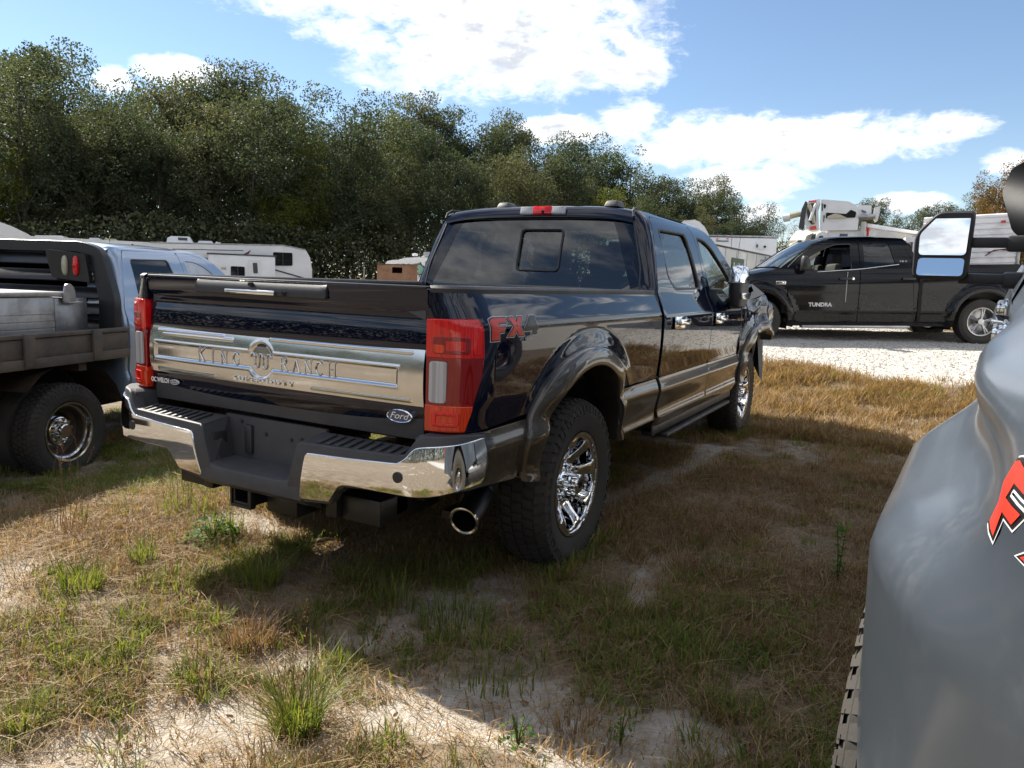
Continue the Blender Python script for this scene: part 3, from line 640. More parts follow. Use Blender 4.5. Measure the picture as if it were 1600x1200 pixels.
    mb = MB(); mb.bx(-.70, .70, 1.33, 2.72, 1.895, 1.91, .004); mb.build('headliner', 'headliner', root)
    for (yy, xs) in ((1.62, (-.45, 0, .45)), (2.55, (-.42, .42))):
        for xx in xs:
            mb = MB(); mb.box((xx, yy + .28, .93), (.42, .50, .16), bev=.05); mb.box((xx, yy, 1.22), (.42, .16, .56), rot=(R(8), 0, 0), bev=.06); mb.box((xx, yy - .07, 1.60), (.27, .11, .22), bev=.05); mb.cyl((xx - .06, yy - .06, 1.45), (xx - .06, yy - .06, 1.55), .008, 6); mb.cyl((xx + .06, yy - .06, 1.45), (xx + .06, yy - .06, 1.55), .008, 6)
            mb.build('seat', 'seat', root)
    mb = MB(); mb.tube([(-.42 + .19 * math.cos(a), 3.02 + .06 * math.sin(a), 1.27 + .18 * math.sin(a)) for a in [2 * PI * k / 24 for k in range(25)]], .015, 6); mb.box((-.42, 3.03, 1.27), (.14, .05, .12), bev=.02); mb.build('steering_wheel', 'plastic', root)
    mb = MB(); mb.box((0, 2.98, 1.79), (.24, .03, .07), bev=.012); mb.build('rear_view_mirror', 'plastic', root)
def liner(root, y0, side, name='wheel_liner'):
    rows = []
    o = spl(FL_I, 4)
    for (y, z) in o: rows.append([(side * .93, y0 + y, z), (side * .93, y0 + y * 1.06, z + .02), (side * .52, y0 + y * 1.06, z + .02), (side * .50, y0 + y * .9, z - .02)])
    mb = MB(); mb.rings(rows, closed=False, cap=False); mb.bx(side * .5, side * .52, y0 - .6, y0 + .6, .6, 1.06); mb.build(name, 'dark', root)
def bolt(mb, c, r=.008, n=6): mb.cyl(c, (c[0], c[1] - .006, c[2]), r, n)

def build_bed(root, paint_, lower, side, dually=False):
    SX, S = make_SX(dually)
    tl_contour = [(-1.064, .872), (-1.046, .93), (-1.030, 1.0), (-1.006, 1.08), (-1.000, 1.14), (-1.004, 1.262), (-1.014, 1.285)]
    arch = arch_cut(0, .865)
    out = [(-1.208, 1.288), (-1.014, 1.288)] + tl_contour[::-1] + [(-1.05, .868)] + [(-.75, .866)] + arch + [(1.122, .866), (1.122, 1.392), (-1.208, 1.392)]
    cl = [(-1.014, 1.288)]
    pts = [(-1.208, 1.292), (-1.016, 1.292), (-.998, 1.27), (-.994, 1.14), (-1.000, 1.08), (-1.024, 1.0), (-1.040, .93), (-1.058, .868)] + arch + [(1.122, .866), (1.122, 1.392), (-1.208, 1.392)]
    if dually: pts = [(-1.208, 1.292), (-1.016, 1.292), (-.998, 1.27), (-.994, 1.14), (-1.000, 1.08), (-1.024, 1.0), (-1.040, .93), (-1.058, .60), (1.122, .60), (1.122, 1.392), (-1.208, 1.392)]
    panel('bed_side', S, pts, (), .017, paint_, root, side=side)
    if not dually:
        ar = arch_cut(0, .64)
        rear = [p for p in ar if p[0] < 0 and p[1] < .86]; front = [p for p in ar if p[0] > 0 and p[1] < .86]
        panel('lower_bed_panel', S, [(-1.135, .858), (-1.145, .70), (-1.10, .655), (-.72, .625)] + rear + [(rear[-1][0] + .01, .858)], (), .035, lower, root, side=side)
        panel('lower_bed_panel', S, [(front[0][0] - .01, .858)] + front + [(.56, .60), (1.122, .60), (1.122, .858)], (), .035, lower, root, side=side)
    # rail cap
    mb = MB(); rows = []
    for u in [-1.20, -1.17, -1.13, -1.09, -1.05, -1.0, -.95, -.9, -.5, 0, .5, 1.0, 1.125]:
        p = S(u, 1.39); q = sst(-1.2, -.93, u); i_ = .012 + .07 * q
        rows.append([(side * (p[0] + .002), p[1] - .003 * (1 - q), 1.386), (side * (p[0] + .003), p[1] - .004 * (1 - q), 1.402), (side * (p[0] - .008), p[1] + .006 * (1 - q), 1.412), (side * (p[0] - i_), p[1] + .06 * (1 - q), 1.412), (side * (p[0] - i_ - .01), p[1] + .07 * (1 - q), 1.405), (side * (p[0] - i_ - .01), p[1] + .07 * (1 - q), 1.33)])
    mb.rings(rows, closed=False, cap=False); mb.build('bed_rail_cap', 'plastic', root)
    mb = MB(); mb.bx(side * .80, side * .85, -1.08, 1.12, .93, 1.40); mb.bx(side * .55, side * .85, -.45, .48, .93, 1.13, .04); mb.build('bed_inner_wall', 'greyplastic', root)
    # tail lamp: a lens that wraps the corner
    t0 = 1.288; base = [(-1.206, .876), (-1.206, 1.285), (-1.022, 1.285), (-1.006, 1.262), (-1.002, 1.14), (-1.008, 1.08), (-1.032, 1.0), (-1.048, .93), (-1.064, .876)]
    def cutz(z0, z1, inset=0.):
        xs = []
        def right(z): return interp(z, [(.876, -1.064), (.93, -1.048), (1.0, -1.032), (1.08, -1.008), (1.14, -1.002), (1.262, -1.006), (1.285, -1.022)])
        zz_ = [z0 + (z1 - z0) * k / 8 for k in range(9)]
        return [(-1.206 + inset, z1 - inset), (-1.206 + inset, z0 + inset)] + [(right(z) - inset, z) for z in [z0 + inset] + zz_[1:-1] + [z1 - inset]]
    t = panel('tail_light', S, cutz(1.152, 1.286), (), .02, 'red', root, side=side, off=.014, rim=.03, edge=.006)
    panel('lens_middle', S, cutz(.970, 1.148), (), .02, 'darkred', t, side=side, off=.012, rim=.03, edge=.006)
    panel('lens_lower', S, cutz(.874, .966), (), .02, 'orange', t, side=side, off=.016, rim=.03, edge=.006)
    panel('lens_bar', S, [(-1.045, 1.165), (-1.045, 1.262), (-1.016, 1.262), (-1.016, 1.165)], (), .02, 'red', t, side=side, off=.019, rim=.006)
    panel('lens_bar', S, rc([(-1.185, 1.165), (-1.185, 1.225), (-1.06, 1.225), (-1.06, 1.165)], .008, 2), [rc([(-1.145, 1.175), (-1.145, 1.215), (-1.075, 1.215), (-1.075, 1.175)], .006, 2)], .015, 'darkred', t, side=side, off=.016, rim=.003)
    panel('turn_signal', S, rc([(-1.183, 1.168), (-1.183, 1.195), (-1.15, 1.195), (-1.15, 1.168)], .006, 2), (), .015, 'orange', t, side=side, off=.018, rim=.003)
    panel('reverse_lamp', S, rc([(-1.193, .982), (-1.193, 1.132), (-1.14, 1.132), (-1.14, .982)], .01, 3), (), .02, 'clear', t, side=side, off=.019, rim=.008)
    panel('reflector', S, rc([(-1.18, .895), (-1.18, .945), (-1.09, .945), (-1.09, .895)], .01, 3), [rc([(-1.17, .903), (-1.17, .937), (-1.10, .937), (-1.10, .903)], .006, 2)], .02, 'red', t, side=side, off=.021, rim=.006)
    mb = MB()                                        # dark pocket behind the lamp and the bumper corner
    mb.bx(side * .80, side * .90, -1.085, -.95, .66, 1.28, .01); mb.build('lamp_pocket', 'dark', root)
    if not dually:
        link('fender_flare', flare_mesh(side, SX), lower, root)
        liner(root, 0, side)
def tail_y(z): return pchip(z, TAILP)
TAILP = [(.80, -1.072), (.84, -1.088), (.90, -1.110), (.95, -1.119), (1.17, -1.121), (1.25, -1.117), (1.30, -1.106), (1.318, -1.112), (1.33, -1.124), (1.35, -1.127), (1.395, -1.128)]
def build_tailgate(root, paint_, fancy=True):
    St = lambda x, z: (x, tail_y(z) + .012 * (abs(x) / .8) ** 3, z)
    global LAST_GATE
    tg = LAST_GATE = panel('tailgate', St, rc([(-.800, .81), (.803, .81), (.803, 1.398), (-.800, 1.398)], .012, 3), (), .04, paint_, root, rim=.03)
    mb = MB(); mb.bx(-.79, .79, -1.10, -1.05, .82, 1.392, .004); mb.build('inner_skin', 'greyplastic', tg)
    mb = MB(); mb.bx(-.80, .80, -1.122, -1.055, 1.397, 1.408, .004); mb.build('top_cap', 'plastic', tg)
    Sp = lambda x, z: (x, -1.140 + .03 * sst(1.36, 1.42, z) ** 2, z)
    panel('spoiler_cap', Sp, rc([(-.44, 1.342), (.325, 1.342), (.325, 1.408), (-.44, 1.408)], [.005, .005, .012, .012], 3), (), .03, 'plastic', tg, rim=.03)
    mb = MB(); mb.box((-.09, -1.147, 1.352), (.295, .014, .020), bev=.004); mb.build('handle', 'chrome', tg)
    mb = MB(); mb.box((-.09, -1.14, 1.385), (.03, .014, .018), bev=.006); mb.build('camera_eye', 'black', tg); mb = MB(); mb.cyl((.105, -1.14, 1.352), (.105, -1.147, 1.352), .009, 14); mb.build('key_lock', 'black', tg)
    if not fancy: return
    # stamped bright applique across the gate
    c0 = -.048
    def Sq(x, z):
        y = -1.131 + .010 * (abs(x) / .8) ** 3 + .010 * ((z - 1.05) / .11) ** 2
        def dpan(x, z):                  # signed distance into the recessed name panel
            a = min(abs(x - (-.04)) * -1 + .72, .037 - abs(z - 1.058)); b = .078 - math.hypot(x - c0, z - 1.062); return max(a, b)
        q = dpan(x, z); y += .006 * sst(-.006, .006, q) - .004 * math.exp(-(q / .006) ** 2)
        for z0, x0, x1 in ((1.150, -.74, -.28), (1.158, .0, .74), (1.137, -.70, -.22), (.968, -.74, -.34), (.972, .24, .74)):
            if x0 < x < x1: y -= .0035 * math.exp(-((z - z0) / .004) ** 2)
        return (x, y, z)
    out = rc([(-.800, .952), (.797, .958), (.797, 1.172), (-.800, 1.168)], .006, 2)
    rows = []; nx, nz = 300, 54
    for j in range(nz + 1):
        rows.append([Sq(-.800 + 1.597 * i / nx, .954 + .216 * j / nz) for i in range(nx + 1)])
    mb = MB(); mb.rings(rows, closed=False, cap=False); n = (nx + 1)
    for (a, b) in ((0, 1), (nz, -1)):
        edge_ = [tuple(rows[a][i]) for i in range(nx + 1)]; back = [(p[0], -1.105, p[2] + (-.004 if a == 0 else .004)) for p in edge_]
        mb.rings([edge_, back], closed=False, cap=False)
    ap = mb.build('bright_applique', 'satin', tg, smooth=60)
    K = [('K', -.43), ('I', -.355), ('N', -.28), ('G', -.20), ('R', .085), ('A', .155), ('N', .22), ('C', .285), ('H', .35)]
    for ch, x in K:
        me = serif_letter(ch, .052, .006)
        for v in me.vertices: v.co = Vector((x + v.co.x, -1.1275 - v.co.z, 1.057 + v.co.y))
        me.update(); link('letter', me, 'satin', ap)
    mb = MB(); ww = [(-.062, .012), (-.058, .026), (-.044, .030), (-.036, .018), (-.036, -.018), (-.026, -.032), (-.014, -.020), (-.010, .018), (0, .030), (.010, .018), (.012, -.020), (.024, -.034), (.036, -.020), (.036, .018), (.044, .030), (.058, .026), (.062, .012)]
    mb.tube([(c0 + p[0], -1.128, 1.06 + p[1]) for p in spl(ww, 4)], .0036, 6); mb.build('emblem', 'satin', ap)
    put_text('lettering', 'SUPER DUTY', .030, (-.035, -1.131, .974), (1, 0, 0), (0, 0, 1), 'chrome', ap, sx=1.75, extrude=.003, spacing=1.25)
    # oval badge
    ov = MB(); ring = lambda a, b, y: [(.69 + a * math.cos(2 * PI * k / 40), y, .908 + b * math.sin(2 * PI * k / 40)) for k in range(40)]
    ov.rings([ring(.062, .027, -1.10), ring(.062, .027, -1.122), ring(.059, .024, -1.1255), ring(.056, .021, -1.124)], cap=False); bd = ov.build('oval_badge', 'chrome', tg)
    ov = MB(); ov.rings([ring(.057, .0222, -1.11), ring(.057, .0222, -1.1235)]); ov.build('badge_face', 'ovalblue', bd)
    put_text('lettering', 'Ford', .036, (.688, -1.1245, .909), (1, 0, 0), (0, 0, 1), 'white', bd, sx=1.25, extrude=.0008, shear=.35)
    put_text('dealer_lettering', 'OC WELCH', .031, (-.725, -1.1235, .912), (1, 0, 0), (0, 0, 1), 'white', tg, sx=.80, extrude=.0008, bold=.0008)
    ov = MB(); ring2 = lambda a, b, y: [(-.625 + a * math.cos(2 * PI * k / 24), y, .911 + b * math.sin(2 * PI * k / 24)) for k in range(24)]
    ov.rings([ring2(.030, .012, -1.116), ring2(.030, .012, -1.1235)]); lb = ov.build('dealer_oval', 'white', tg)
    ov = MB(); ov.rings([ring2(.027, .0095, -1.12), ring2(.027, .0095, -1.1241)]); ov.build('dealer_oval_face', 'ovalblue', lb)
    put_text('lettering', 'Ford', .016, (-.625, -1.1245, .911), (1, 0, 0), (0, 0, 1), 'white', lb, sx=1.2, extrude=.0006, shear=.3)
SER = {'K': [((-.3, -.5), (-.3, .5)), ((-.3, 0), (.3, .5)), ((-.1, .12), (.33, -.5))], 'I': [((0, -.5), (0, .5))], 'N': [((-.3, -.5), (-.3, .5)), ((-.3, .5), (.3, -.5)), ((.3, -.5), (.3, .5))],
       'G': 'arcg', 'R': [((-.3, -.5), (-.3, .5)), ((-.3, .5), (.05, .5), (.25, .4), (.28, .25), (.2, .08), (-.3, 0)), ((0, 0), (.33, -.5))], 'A': [((-.35, -.5), (0, .5)), ((0, .5), (.35, -.5)), ((-.2, -.1), (.2, -.1))],
       'C': 'arcc', 'H': [((-.3, -.5), (-.3, .5)), ((.3, -.5), (.3, .5)), ((-.3, 0), (.3, 0))]}
def serif_letter(ch, h, d_):
    mb = MB(); st = SER[ch]
    if st == 'arcc' or st == 'arcg':
        st2 = [tuple((.36 * math.cos(a), .5 * math.sin(a)) for a in [R(45) + R(270) * k / 12 for k in range(13)])]
        if st == 'arcg': st2.append(((.3, -.35), (.3, -.02), (.1, -.02)))
        st = st2
    for s_ in st: mb.tube([(p[0] * h, p[1] * h, 0) for p in s_], .0027, 5)
    if ch in 'KINRAH':
        for (sx_, sz_) in {'K': [(-.3, -.5), (-.3, .5), (.33, -.5), (.3, .5)], 'I': [(0, -.5), (0, .5)], 'N': [(-.3, -.5), (-.3, .5), (.3, .5)], 'R': [(-.3, -.5), (-.3, .5), (.33, -.5)], 'A': [(-.35, -.5), (.35, -.5)], 'H': [(-.3, -.5), (-.3, .5), (.3, -.5), (.3, .5)]}[ch]:
            mb.box((sx_ * h, sz_ * h, 0), (.012, .003, d_ * .8))
    return mb.mesh('letter', 40)
FXP = {'F': [(0, 0), (0, .92), (.16, 1.0), (1.0, 1.0), (.93, .76), (.42, .76), (.42, .58), (.84, .58), (.72, .36), (.42, .36), (.42, 0)],
       'X': [(0.0, 0.12), (.42, .56), (.16, 1.0), (.56, 1.0), (.70, .78), (.86, 1.0), (1.2, 1.0), (.90, .60), (1.18, .12), (.80, .12), (.64, .36), (.44, .12)],
       '4': [(0, .46), (.56, 1.0), (.94, 1.0), (.94, .56), (1.04, .56), (1.04, .36), (.94, .36), (.94, .14), (.66, .14), (.66, .36), (0, .34)]}
def grow(poly, d_):
    if area(poly) < 0: poly = poly[::-1]
    out = []; n = len(poly)
    for i in range(n):
        a = Vector(poly[i - 1]); b = Vector(poly[i]); c = Vector(poly[(i + 1) % n]); e1 = (b - a); e2 = (c - b)
        if e1.length < 1e-6 or e2.length < 1e-6: continue
        n1 = Vector((e1.y, -e1.x)).normalized(); n2 = Vector((e2.y, -e2.x)).normalized(); m_ = (n1 + n2)
        if m_.length < .3: m_ = n1 * 1.4
        else: m_ = m_ / (m_.length_squared / 2)
        if m_.length > 2: m_ = m_.normalized() * 2
        out.append(tuple(b + m_ * d_))
    return out
def fx4(root, S, u0, z0, w, h, side, mirror=False):
    """Off-road decal laid on the bed side; reads left to right for whoever faces that side."""
    d0 = bpy.data.objects.new('side_decal', None); COL.objects.link(d0); d0.parent = root
    sx = w / 3.25
    def mp(poly, dx): return [((u0 + (p[0] + dx) * sx) if not mirror else (u0 - (p[0] + dx) * sx), z0 + p[1] * h) for p in poly]
    for ch, dx, col in (('F', 0, 'decalred'), ('X', .98, 'decalred'), ('4', 2.2, 'decalblk')):
        p = mp(FXP[ch], dx)
        panel('letter_outline', S, grow(p, .0066), (), .03, 'decalsil', d0, rim=0, off=.0016, side=side)
        panel('letter_border', S, grow(p, .0036), (), .03, 'decalblk', d0, rim=0, off=.0024, side=side)
        panel('letter_face', S, grow(p, -.0012), (), .03, col if ch != '4' else 'decalblk', d0, rim=0, off=.0032, side=side)
    me = text_mesh('OFF ROAD', h * .20, extrude=0, flat=True, spacing=1.1)
    ctr = (u0 + sx * 2.3) if not mirror else (u0 - sx * 2.3)
    for v in me.vertices:
        uu = ctr + (v.co.x if not mirror else -v.co.x) * 1.25; p = Vector(S(uu, z0 + v.co.y - .004)); v.co = (side * (p.x + .003), p.y, p.z)
    me.update(); link('lettering', me, 'decalsil', d0)
    return d0
def build_bumper(root):
    # black step bumper: profile swept across, chrome corner caps, licence recess
    def face_y(x): return -1.248 + .03 * min(1, abs(x) / .8) ** 2 + (.075 * ((abs(x) - .80) / .18) ** 1.6 if abs(x) > .80 else 0)
    b0 = bpy.data.objects.new('rear_bumper', None); COL.objects.link(b0); b0.parent = root
    for s in (1, -1):
        # chrome cap in (u,z): u runs outward along the face, then round the corner along the side
        def Sc(u, z, s=s):
            bul = .020 * math.cos((z - .68) / .16 * 1.5)
            if u <= .80: return (u, face_y(u) - bul, z)
            t = (u - .80) / .34; P0 = (.80, face_y(.80)); P1 = (1.0, face_y(.80) + .012); P2 = (1.018, -1.0)
            if t > 1: return (P2[0] + .0, P2[1] + (u - 1.14), z)
            x = (1 - t) ** 2 * P0[0] + 2 * t * (1 - t) * P1[0] + t * t * P2[0]; y = (1 - t) ** 2 * P0[1] + 2 * t * (1 - t) * P1[1] + t * t * P2[1]
            return (x + bul * t, y - bul * (1 - t), z)
        out = spl([(.345, .735), (.55, .742), (.765, .752)], 4)[:-1] + spl([(.765, .752), (.800, .775), (.825, .808), (.86, .822), (1.0, .835), (1.12, .848)], 4)[:-1] + [(1.12, .848), (1.125, .80), (1.105, .70)] + spl([(1.09, .685), (1.0, .668), (.85, .642), (.70, .640), (.55, .640), (.50, .628), (.465, .590), (.440, .556)], 4)[:-1] + [(.44, .556), (.30, .545), (.296, .552), (.335, .725)]
        cap = panel('chrome_end', Sc, out, (), .02, 'chrome', b0, side=s, rim=.012, edge=.006)
        px = Vector(Sc(.775, .705)); mb = MB(); mb.cyl((s * px.x, px.y + .01, px.z), (s * px.x, px.y - .0035, px.z), .021, 20); mb.build('parking_sensor', 'plastic', cap)
        # plastic body behind and above the chrome
        def Sp(u, z): p = Sc(u, z); return (p[0] * .997, p[1] + .008, p[2])
        pl = [(.215, .53), (.30, .53), (.44, .545), (.47, .60), (.52, .63), (1.09, .67), (1.125, .75), (1.125, .856), (1.02, .862), (.86, .858), (.835, .845), (.795, .785), (.765, .778), (.30, .768), (.285, .76)]
        panel('bumper_body', Sp, pl, (), .03, 'greyplastic', b0, side=s, rim=.05, edge=.008)
        # top pad with grip ribs
        mb = MB(); T = lambda x, y, z: (s * x, y, z)
        def pad(x): return [T(x, face_y(x) + .014, .772), T(x, -1.10, .790), T(x, -1.10, .74), T(x, face_y(x) + .03, .74)]
        mb.rings([pad(x) for x in (.285, .4, .55, .7, .79)]); top = mb.build('step_pad', 'greyplastic', b0, smooth=20)
        for k in range(9):
            x = .37 + k * .047; mb = MB(); mb.box((s * (x), -1.172, .7855), (.020, .105, .007), bev=.0025, rot=(R(8.5), 0, 0)); mb.build('grip_rib', 'greyplastic', top)
        mb = MB()                         # raised outer corner block
        ring = lambda z, e: [T(.81 + e, face_y(.81) + .02 + e, z), T(.90, face_y(.86) + .025 + e, z), T(.965 - e, -1.13 + e, z), T(.99 - e, -1.06, z), T(.985 - e, -1.0, z), T(.80 + e, -1.0, z), T(.795 + e * 2, -1.12, z)]
        mb.rings([ring(.76, 0), ring(.85, .008), ring(.862, .02)]); mb.build('corner_block', 'greyplastic', b0, smooth=40)
        # inner cheek of the licence recess
        mb = MB(); mb.rings([[T(.285, -1.235, .765), T(.285, -1.10, .79), T(.255, -1.10, .62), T(.222, -1.235, .60)], [T(.30, -1.235, .765), T(.30, -1.10, .79), T(.30, -1.10, .60), T(.30, -1.235, .58)]]); mb.build('recess_cheek', 'greyplastic', b0, smooth=20)
    mb = MB(); mb.bx(-.30, .30, -1.10, -1.08, .58, .80); mb.build('recess_back', 'greyplastic', b0)
    mb = MB(); rows = []
    for i in range(13):
        x = -.30 + .05 * i; q = max(0, (abs(x) - .17) / .13); lift = .05 * q * q
        rows.append([(x, -1.09, .612), (x, -1.225, .604 + lift), (x, -1.245, .596 + lift), (x, -1.25, .585 + lift), (x, -1.247, .532), (x, -1.20, .50), (x, -1.09, .50)])
    mb.rings(rows, closed=True, cap=True); mb.build('lower_lip', 'greyplastic', b0, smooth=30)
    mb = MB()
    mb.box((-.15, -1.105, .70), (.045, .02, .13), bev=.006); mb.build('connector_socket', 'plastic', b0)
    mb = MB(); mb.box((-.262, -1.17, .695), (.012, .075, .075), bev=.005); mb.build('socket_cover', 'plastic', b0)
    for (x, z) in ((-.05, .735), (.10, .73), (.16, .74), (.24, .755), (-.20, .775)): mb = MB(); bolt(mb, (x, -1.10, z), .009); mb.build('bolt', 'plastic', b0)
    # receiver hitch
    ht = bpy.data.objects.new('tow_hitch', None); COL.objects.link(ht); ht.parent = root
    mb = MB(); x0, x1, z0, z1 = -.165, -.055, .425, .515; c = (x0 + x1) / 2
    w = .016
    mb.bx(x0, x1, -1.19, -.90, z1 - w, z1, .003); mb.bx(x0, x1, -1.19, -.90, z0, z0 + w, .003); mb.bx(x0, x0 + w, -1.188, -.90, z0 + w, z1 - w); mb.bx(x1 - w, x1, -1.188, -.90, z0 + w, z1 - w)
    mb.bx(x0 - .008, x1 + .008, -1.195, -1.165, z1 - .004, z1 + .01, .003); mb.bx(x0 - .008, x1 + .008, -1.195, -1.165, z0 - .01, z0 + .004, .003); mb.bx(x0 - .01, x0 + .002, -1.195, -1.165, z0, z1, .002); mb.bx(x1 - .002, x1 + .01, -1.195, -1.165, z0, z1, .002)
    mb.build('receiver_tube', 'rack', ht)
    mb = MB(); mb.bx(-.60, .60, -1.02, -.93, .46, .55, .01); mb.bx(-.02, .16, -1.13, -1.0, .40, .53, .008); mb.bx(-.21, -.175, -1.12, -1.0, .41, .53, .006)
    for s in (1, -1):
        mb.bx(s * .40, s * .60, -1.12, -.7, .44, .55, .01); mb.bx(s * .34, s * .40, -1.15, -.98, .45, .57, .006); mb.bx(s * .42, s * .66, -.9, 1.0, .50, .62, .02)
    mb.build('hitch_frame', 'rack', ht)
    mb = MB(); mb.bx(.165, .33, -1.165, -1.155, .485, .545); lab = mb.build('rating_plate', 'black', ht)
    put_text('lettering', '18000 LB  MAX', .016, (.245, -1.1665, .530), (1, 0, 0), (0, 0, 1), 'white', lab, extrude=.0004)
    put_text('lettering', '21000 LB  MAX', .016, (.245, -1.1665, .508), (1, 0, 0), (0, 0, 1), 'white', lab, extrude=.0004)
def underbody(root, length=4.8):
    mb = MB(); mb.bx(-.52, -.42, -1.0, length, .50, .66, .01); mb.bx(.42, .52, -1.0, length, .50, .66, .01); mb.bx(-.42, .42, .9, 1.0, .52, .62); mb.bx(-.42, .42, 2.6, 2.8, .45, .6)
    mb.bx(-.80, .80, -1.05, 1.12, .90, .94); mb.build('chassis_frame', 'steel', root)
    mb = MB(); mb.cyl((-.8, 0, .43), (.8, 0, .43), .05, 16); mb.lathe([(-.14, .03), (-.10, .14), (0, .18), (.1, .14), (.14, .03)], 20, 'x', (0, -.02, .43)); mb.cyl((-.8, 4.056, .43), (.8, 4.056, .43), .05, 12); mb.cyl((0, .1, .45), (0, 2.8, .5), .045, 12)
    for s in (1, -1):
        mb.bx(s * .56, s * .64, -.62, .70, .34, .38); mb.cyl((s * .5, -.25, .34), (s * .46, -.45, .80), .03, 10)
    mb.build('rear_axle', 'steel', root)
    mb = MB(); mb.bx(-.4, .35, 1.1, 2.5, .42, .56, .03); mb.build('fuel_tank', 'dark', root)
    mb = MB(); mb.bx(-.95, .95, 1.2, 3.4, .50, .56); mb.bx(-.90, .90, 3.5, 4.9, .62, 1.1); mb.build('floor_pan', 'dark', root)
def crumple(p):                           # the pushed-in nose of the blue truck
    k = sst(3.55, 4.3, p.y)
    n = math.sin(p.y * 9.1 + p.z * 5.3) * .022 + math.sin(p.y * 17 - p.z * 13) * .012 + math.sin(p.z * 21 + p.y * 4) * .010
    return Vector((p.x + k * (n + .05 * sst(4.0, 4.8, p.y) + .03 * sst(.9, 1.2, p.z)), p.y - k * .06 * sst(4.3, 5.0, p.y), p.z + k * .04 * math.sin(p.y * 6)))
def build_front(root, paint_, lower, side, damaged):
    SX, S = make_SX(False)
    def Sf(u, z):
        p = Vector((SX(u, z), u, z)); p = crumple(p) if damaged else p; return tuple(p)
    ar = arch_cut(4.056, .60, flip=True)
    top = [(3.475, 1.37), (3.475, .60)]
    out = [(3.475, .60)] + [q for q in ar if q[0] < 4.056] + [q for q in ar if q[0] >= 4.056 and (q[1] > 1.0 or not damaged)]
    if damaged: out += [(4.52, .98), (4.70, 1.02), (4.86, 1.10), (4.93, 1.20), (4.86, 1.30), (4.45, 1.35), (4.0, 1.37), (3.475, 1.37)]
    else: out += [(4.95, .62), (5.0, .8), (5.0, 1.2), (4.9, 1.3), (4.4, 1.36), (3.475, 1.37)]
    panel('front_fender', Sf, out, (), .035, paint_, root, side=side, rim=.02)
    link('fender_flare', flare_mesh(side, SX, 4.056, True, cut=.86 if False else None, warp=crumple if damaged else None) if not damaged else flare_cut(side, SX), lower, root)
    liner(root, 4.056, side)
def flare_cut(side, SX):
    fo = spl(FL_O, 6); fi = spl(FL_I, 6); rows = []
    prof = [(0, -.004), (.0, .014), (.03, .022), (.10, .027), (.5, .036), (.86, .044), (.97, .042), (1.0, .034), (1.0, .0), (1.02, -.10)]
    N = len(fo)
    for i in range(N - 1, int(N * .20), -1):
        row = []
        for t, o in prof:
            a = fo[i]; b = fi[i]; y = a[0] + (b[0] - a[0]) * t; z = a[1] + (b[1] - a[1]) * t; yy = 4.056 - y
            p = crumple(Vector((SX(yy, z) + o, yy, z))); row.append((p.x * side, p.y, p.z))
        rows.append(row)
    return grid_mesh(rows, 'flare', smooth=50)
def tow_mirror(root, side, folded=True):
    m0 = bpy.data.objects.new('side_mirror', None); COL.objects.link(m0); m0.parent = root
    if folded:
        mb = MB(); sec = []
        for (z, a, b) in [(1.285, .035, .09), (1.30, .055, .135), (1.36, .064, .155), (1.48, .066, .16), (1.49, .066, .16)]:
            sec.append([(side * (1.06 + a * math.cos(q) * (abs(math.cos(q)) ** -.35 if abs(math.cos(q)) > .05 else 1)), 2.98 + b * math.sin(q) * (abs(math.sin(q)) ** -.35 if abs(math.sin(q)) > .05 else 1), z) for q in [2 * PI * k / 24 for k in range(24)]])
        mb.rings(sec); mb.build('mirror_housing', 'plastic', m0, smooth=40)
        mb = MB(); sec = []
        for (z, a, b) in [(1.494, .069, .163), (1.56, .068, .16), (1.60, .060, .148), (1.622, .045, .12), (1.632, .02, .07)]:
            sec.append([(side * (1.06 + a * math.cos(q) * (abs(math.cos(q)) ** -.35 if abs(math.cos(q)) > .05 else 1)), 2.98 + b * math.sin(q) * (abs(math.sin(q)) ** -.35 if abs(math.sin(q)) > .05 else 1), z) for q in [2 * PI * k / 24 for k in range(24)]])
        mb.rings(sec); mb.build('mirror_cap', 'chrome', m0, smooth=60)
        mb = MB(); mb.box((side * 1.118, 2.98, 1.385), (.02, .27, .055), bev=.008); mb.build('marker_lamp', 'satin', m0)
        mb = MB(); mb.box((side * 1.00, 3.20, 1.34), (.10, .10, .08), bev=.02); mb.box((side * 1.03, 3.10, 1.36), (.06, .12, .05), bev=.015); mb.build('mirror_arm', 'plastic', m0)
    return m0
# ------------------------------------------------------------------ the dark blue pickup
blue = thing('pickup_truck', 'dark blue crew cab pickup with bright KING RANCH tailgate strip and chrome step bumper', 'pickup truck')
SXb, Sb_ = make_SX(False)
for s in (1, -1): build_bed(blue, 'blue', 'bronze', s)
build_tailgate(blue, 'blue'); build_bumper(blue)
build_cab(blue, 'blue', 'bronze', 'privacy', 'midtint')
for o in [q for q in bpy.data.objects if q.name.startswith('window_glass') and q.parent and q.parent.name.startswith('front_door')]: o.data.materials.clear(); o.data.materials.append(M['tint'])
build_front(blue, 'blue', 'bronze', 1, True); build_front(blue, 'blue', 'bronze', -1, False)
fx4(blue, Sb_, -.962, 1.212, .375, .083, 1)
for s in (1, -1):
    wheel(blue, s * .845, 0, .43, s); wheel(blue, s * .835, 4.056, .43, s)
    tow_mirror(blue, s)
underbody(blue)
mb = MB(); mb.bx(-.9, .9, 3.7, 3.9, .9, 1.34, .02); mb.build('cowl', 'plastic', blue)
rows = [[(x, 3.86 + .55 * j, 1.37 + (.04 - .05 * (x / .9) ** 2) - .03 * j + (.16 * sst(.4, .9, x) if j == 1 else 0) + .03 * math.sin(x * 9 + j * 2)) for x in [-.88 + .11 * i for i in range(17)]] for j in range(3)]
link('hood', grid_mesh(rows, 'hood', smooth=15), 'blue', blue)
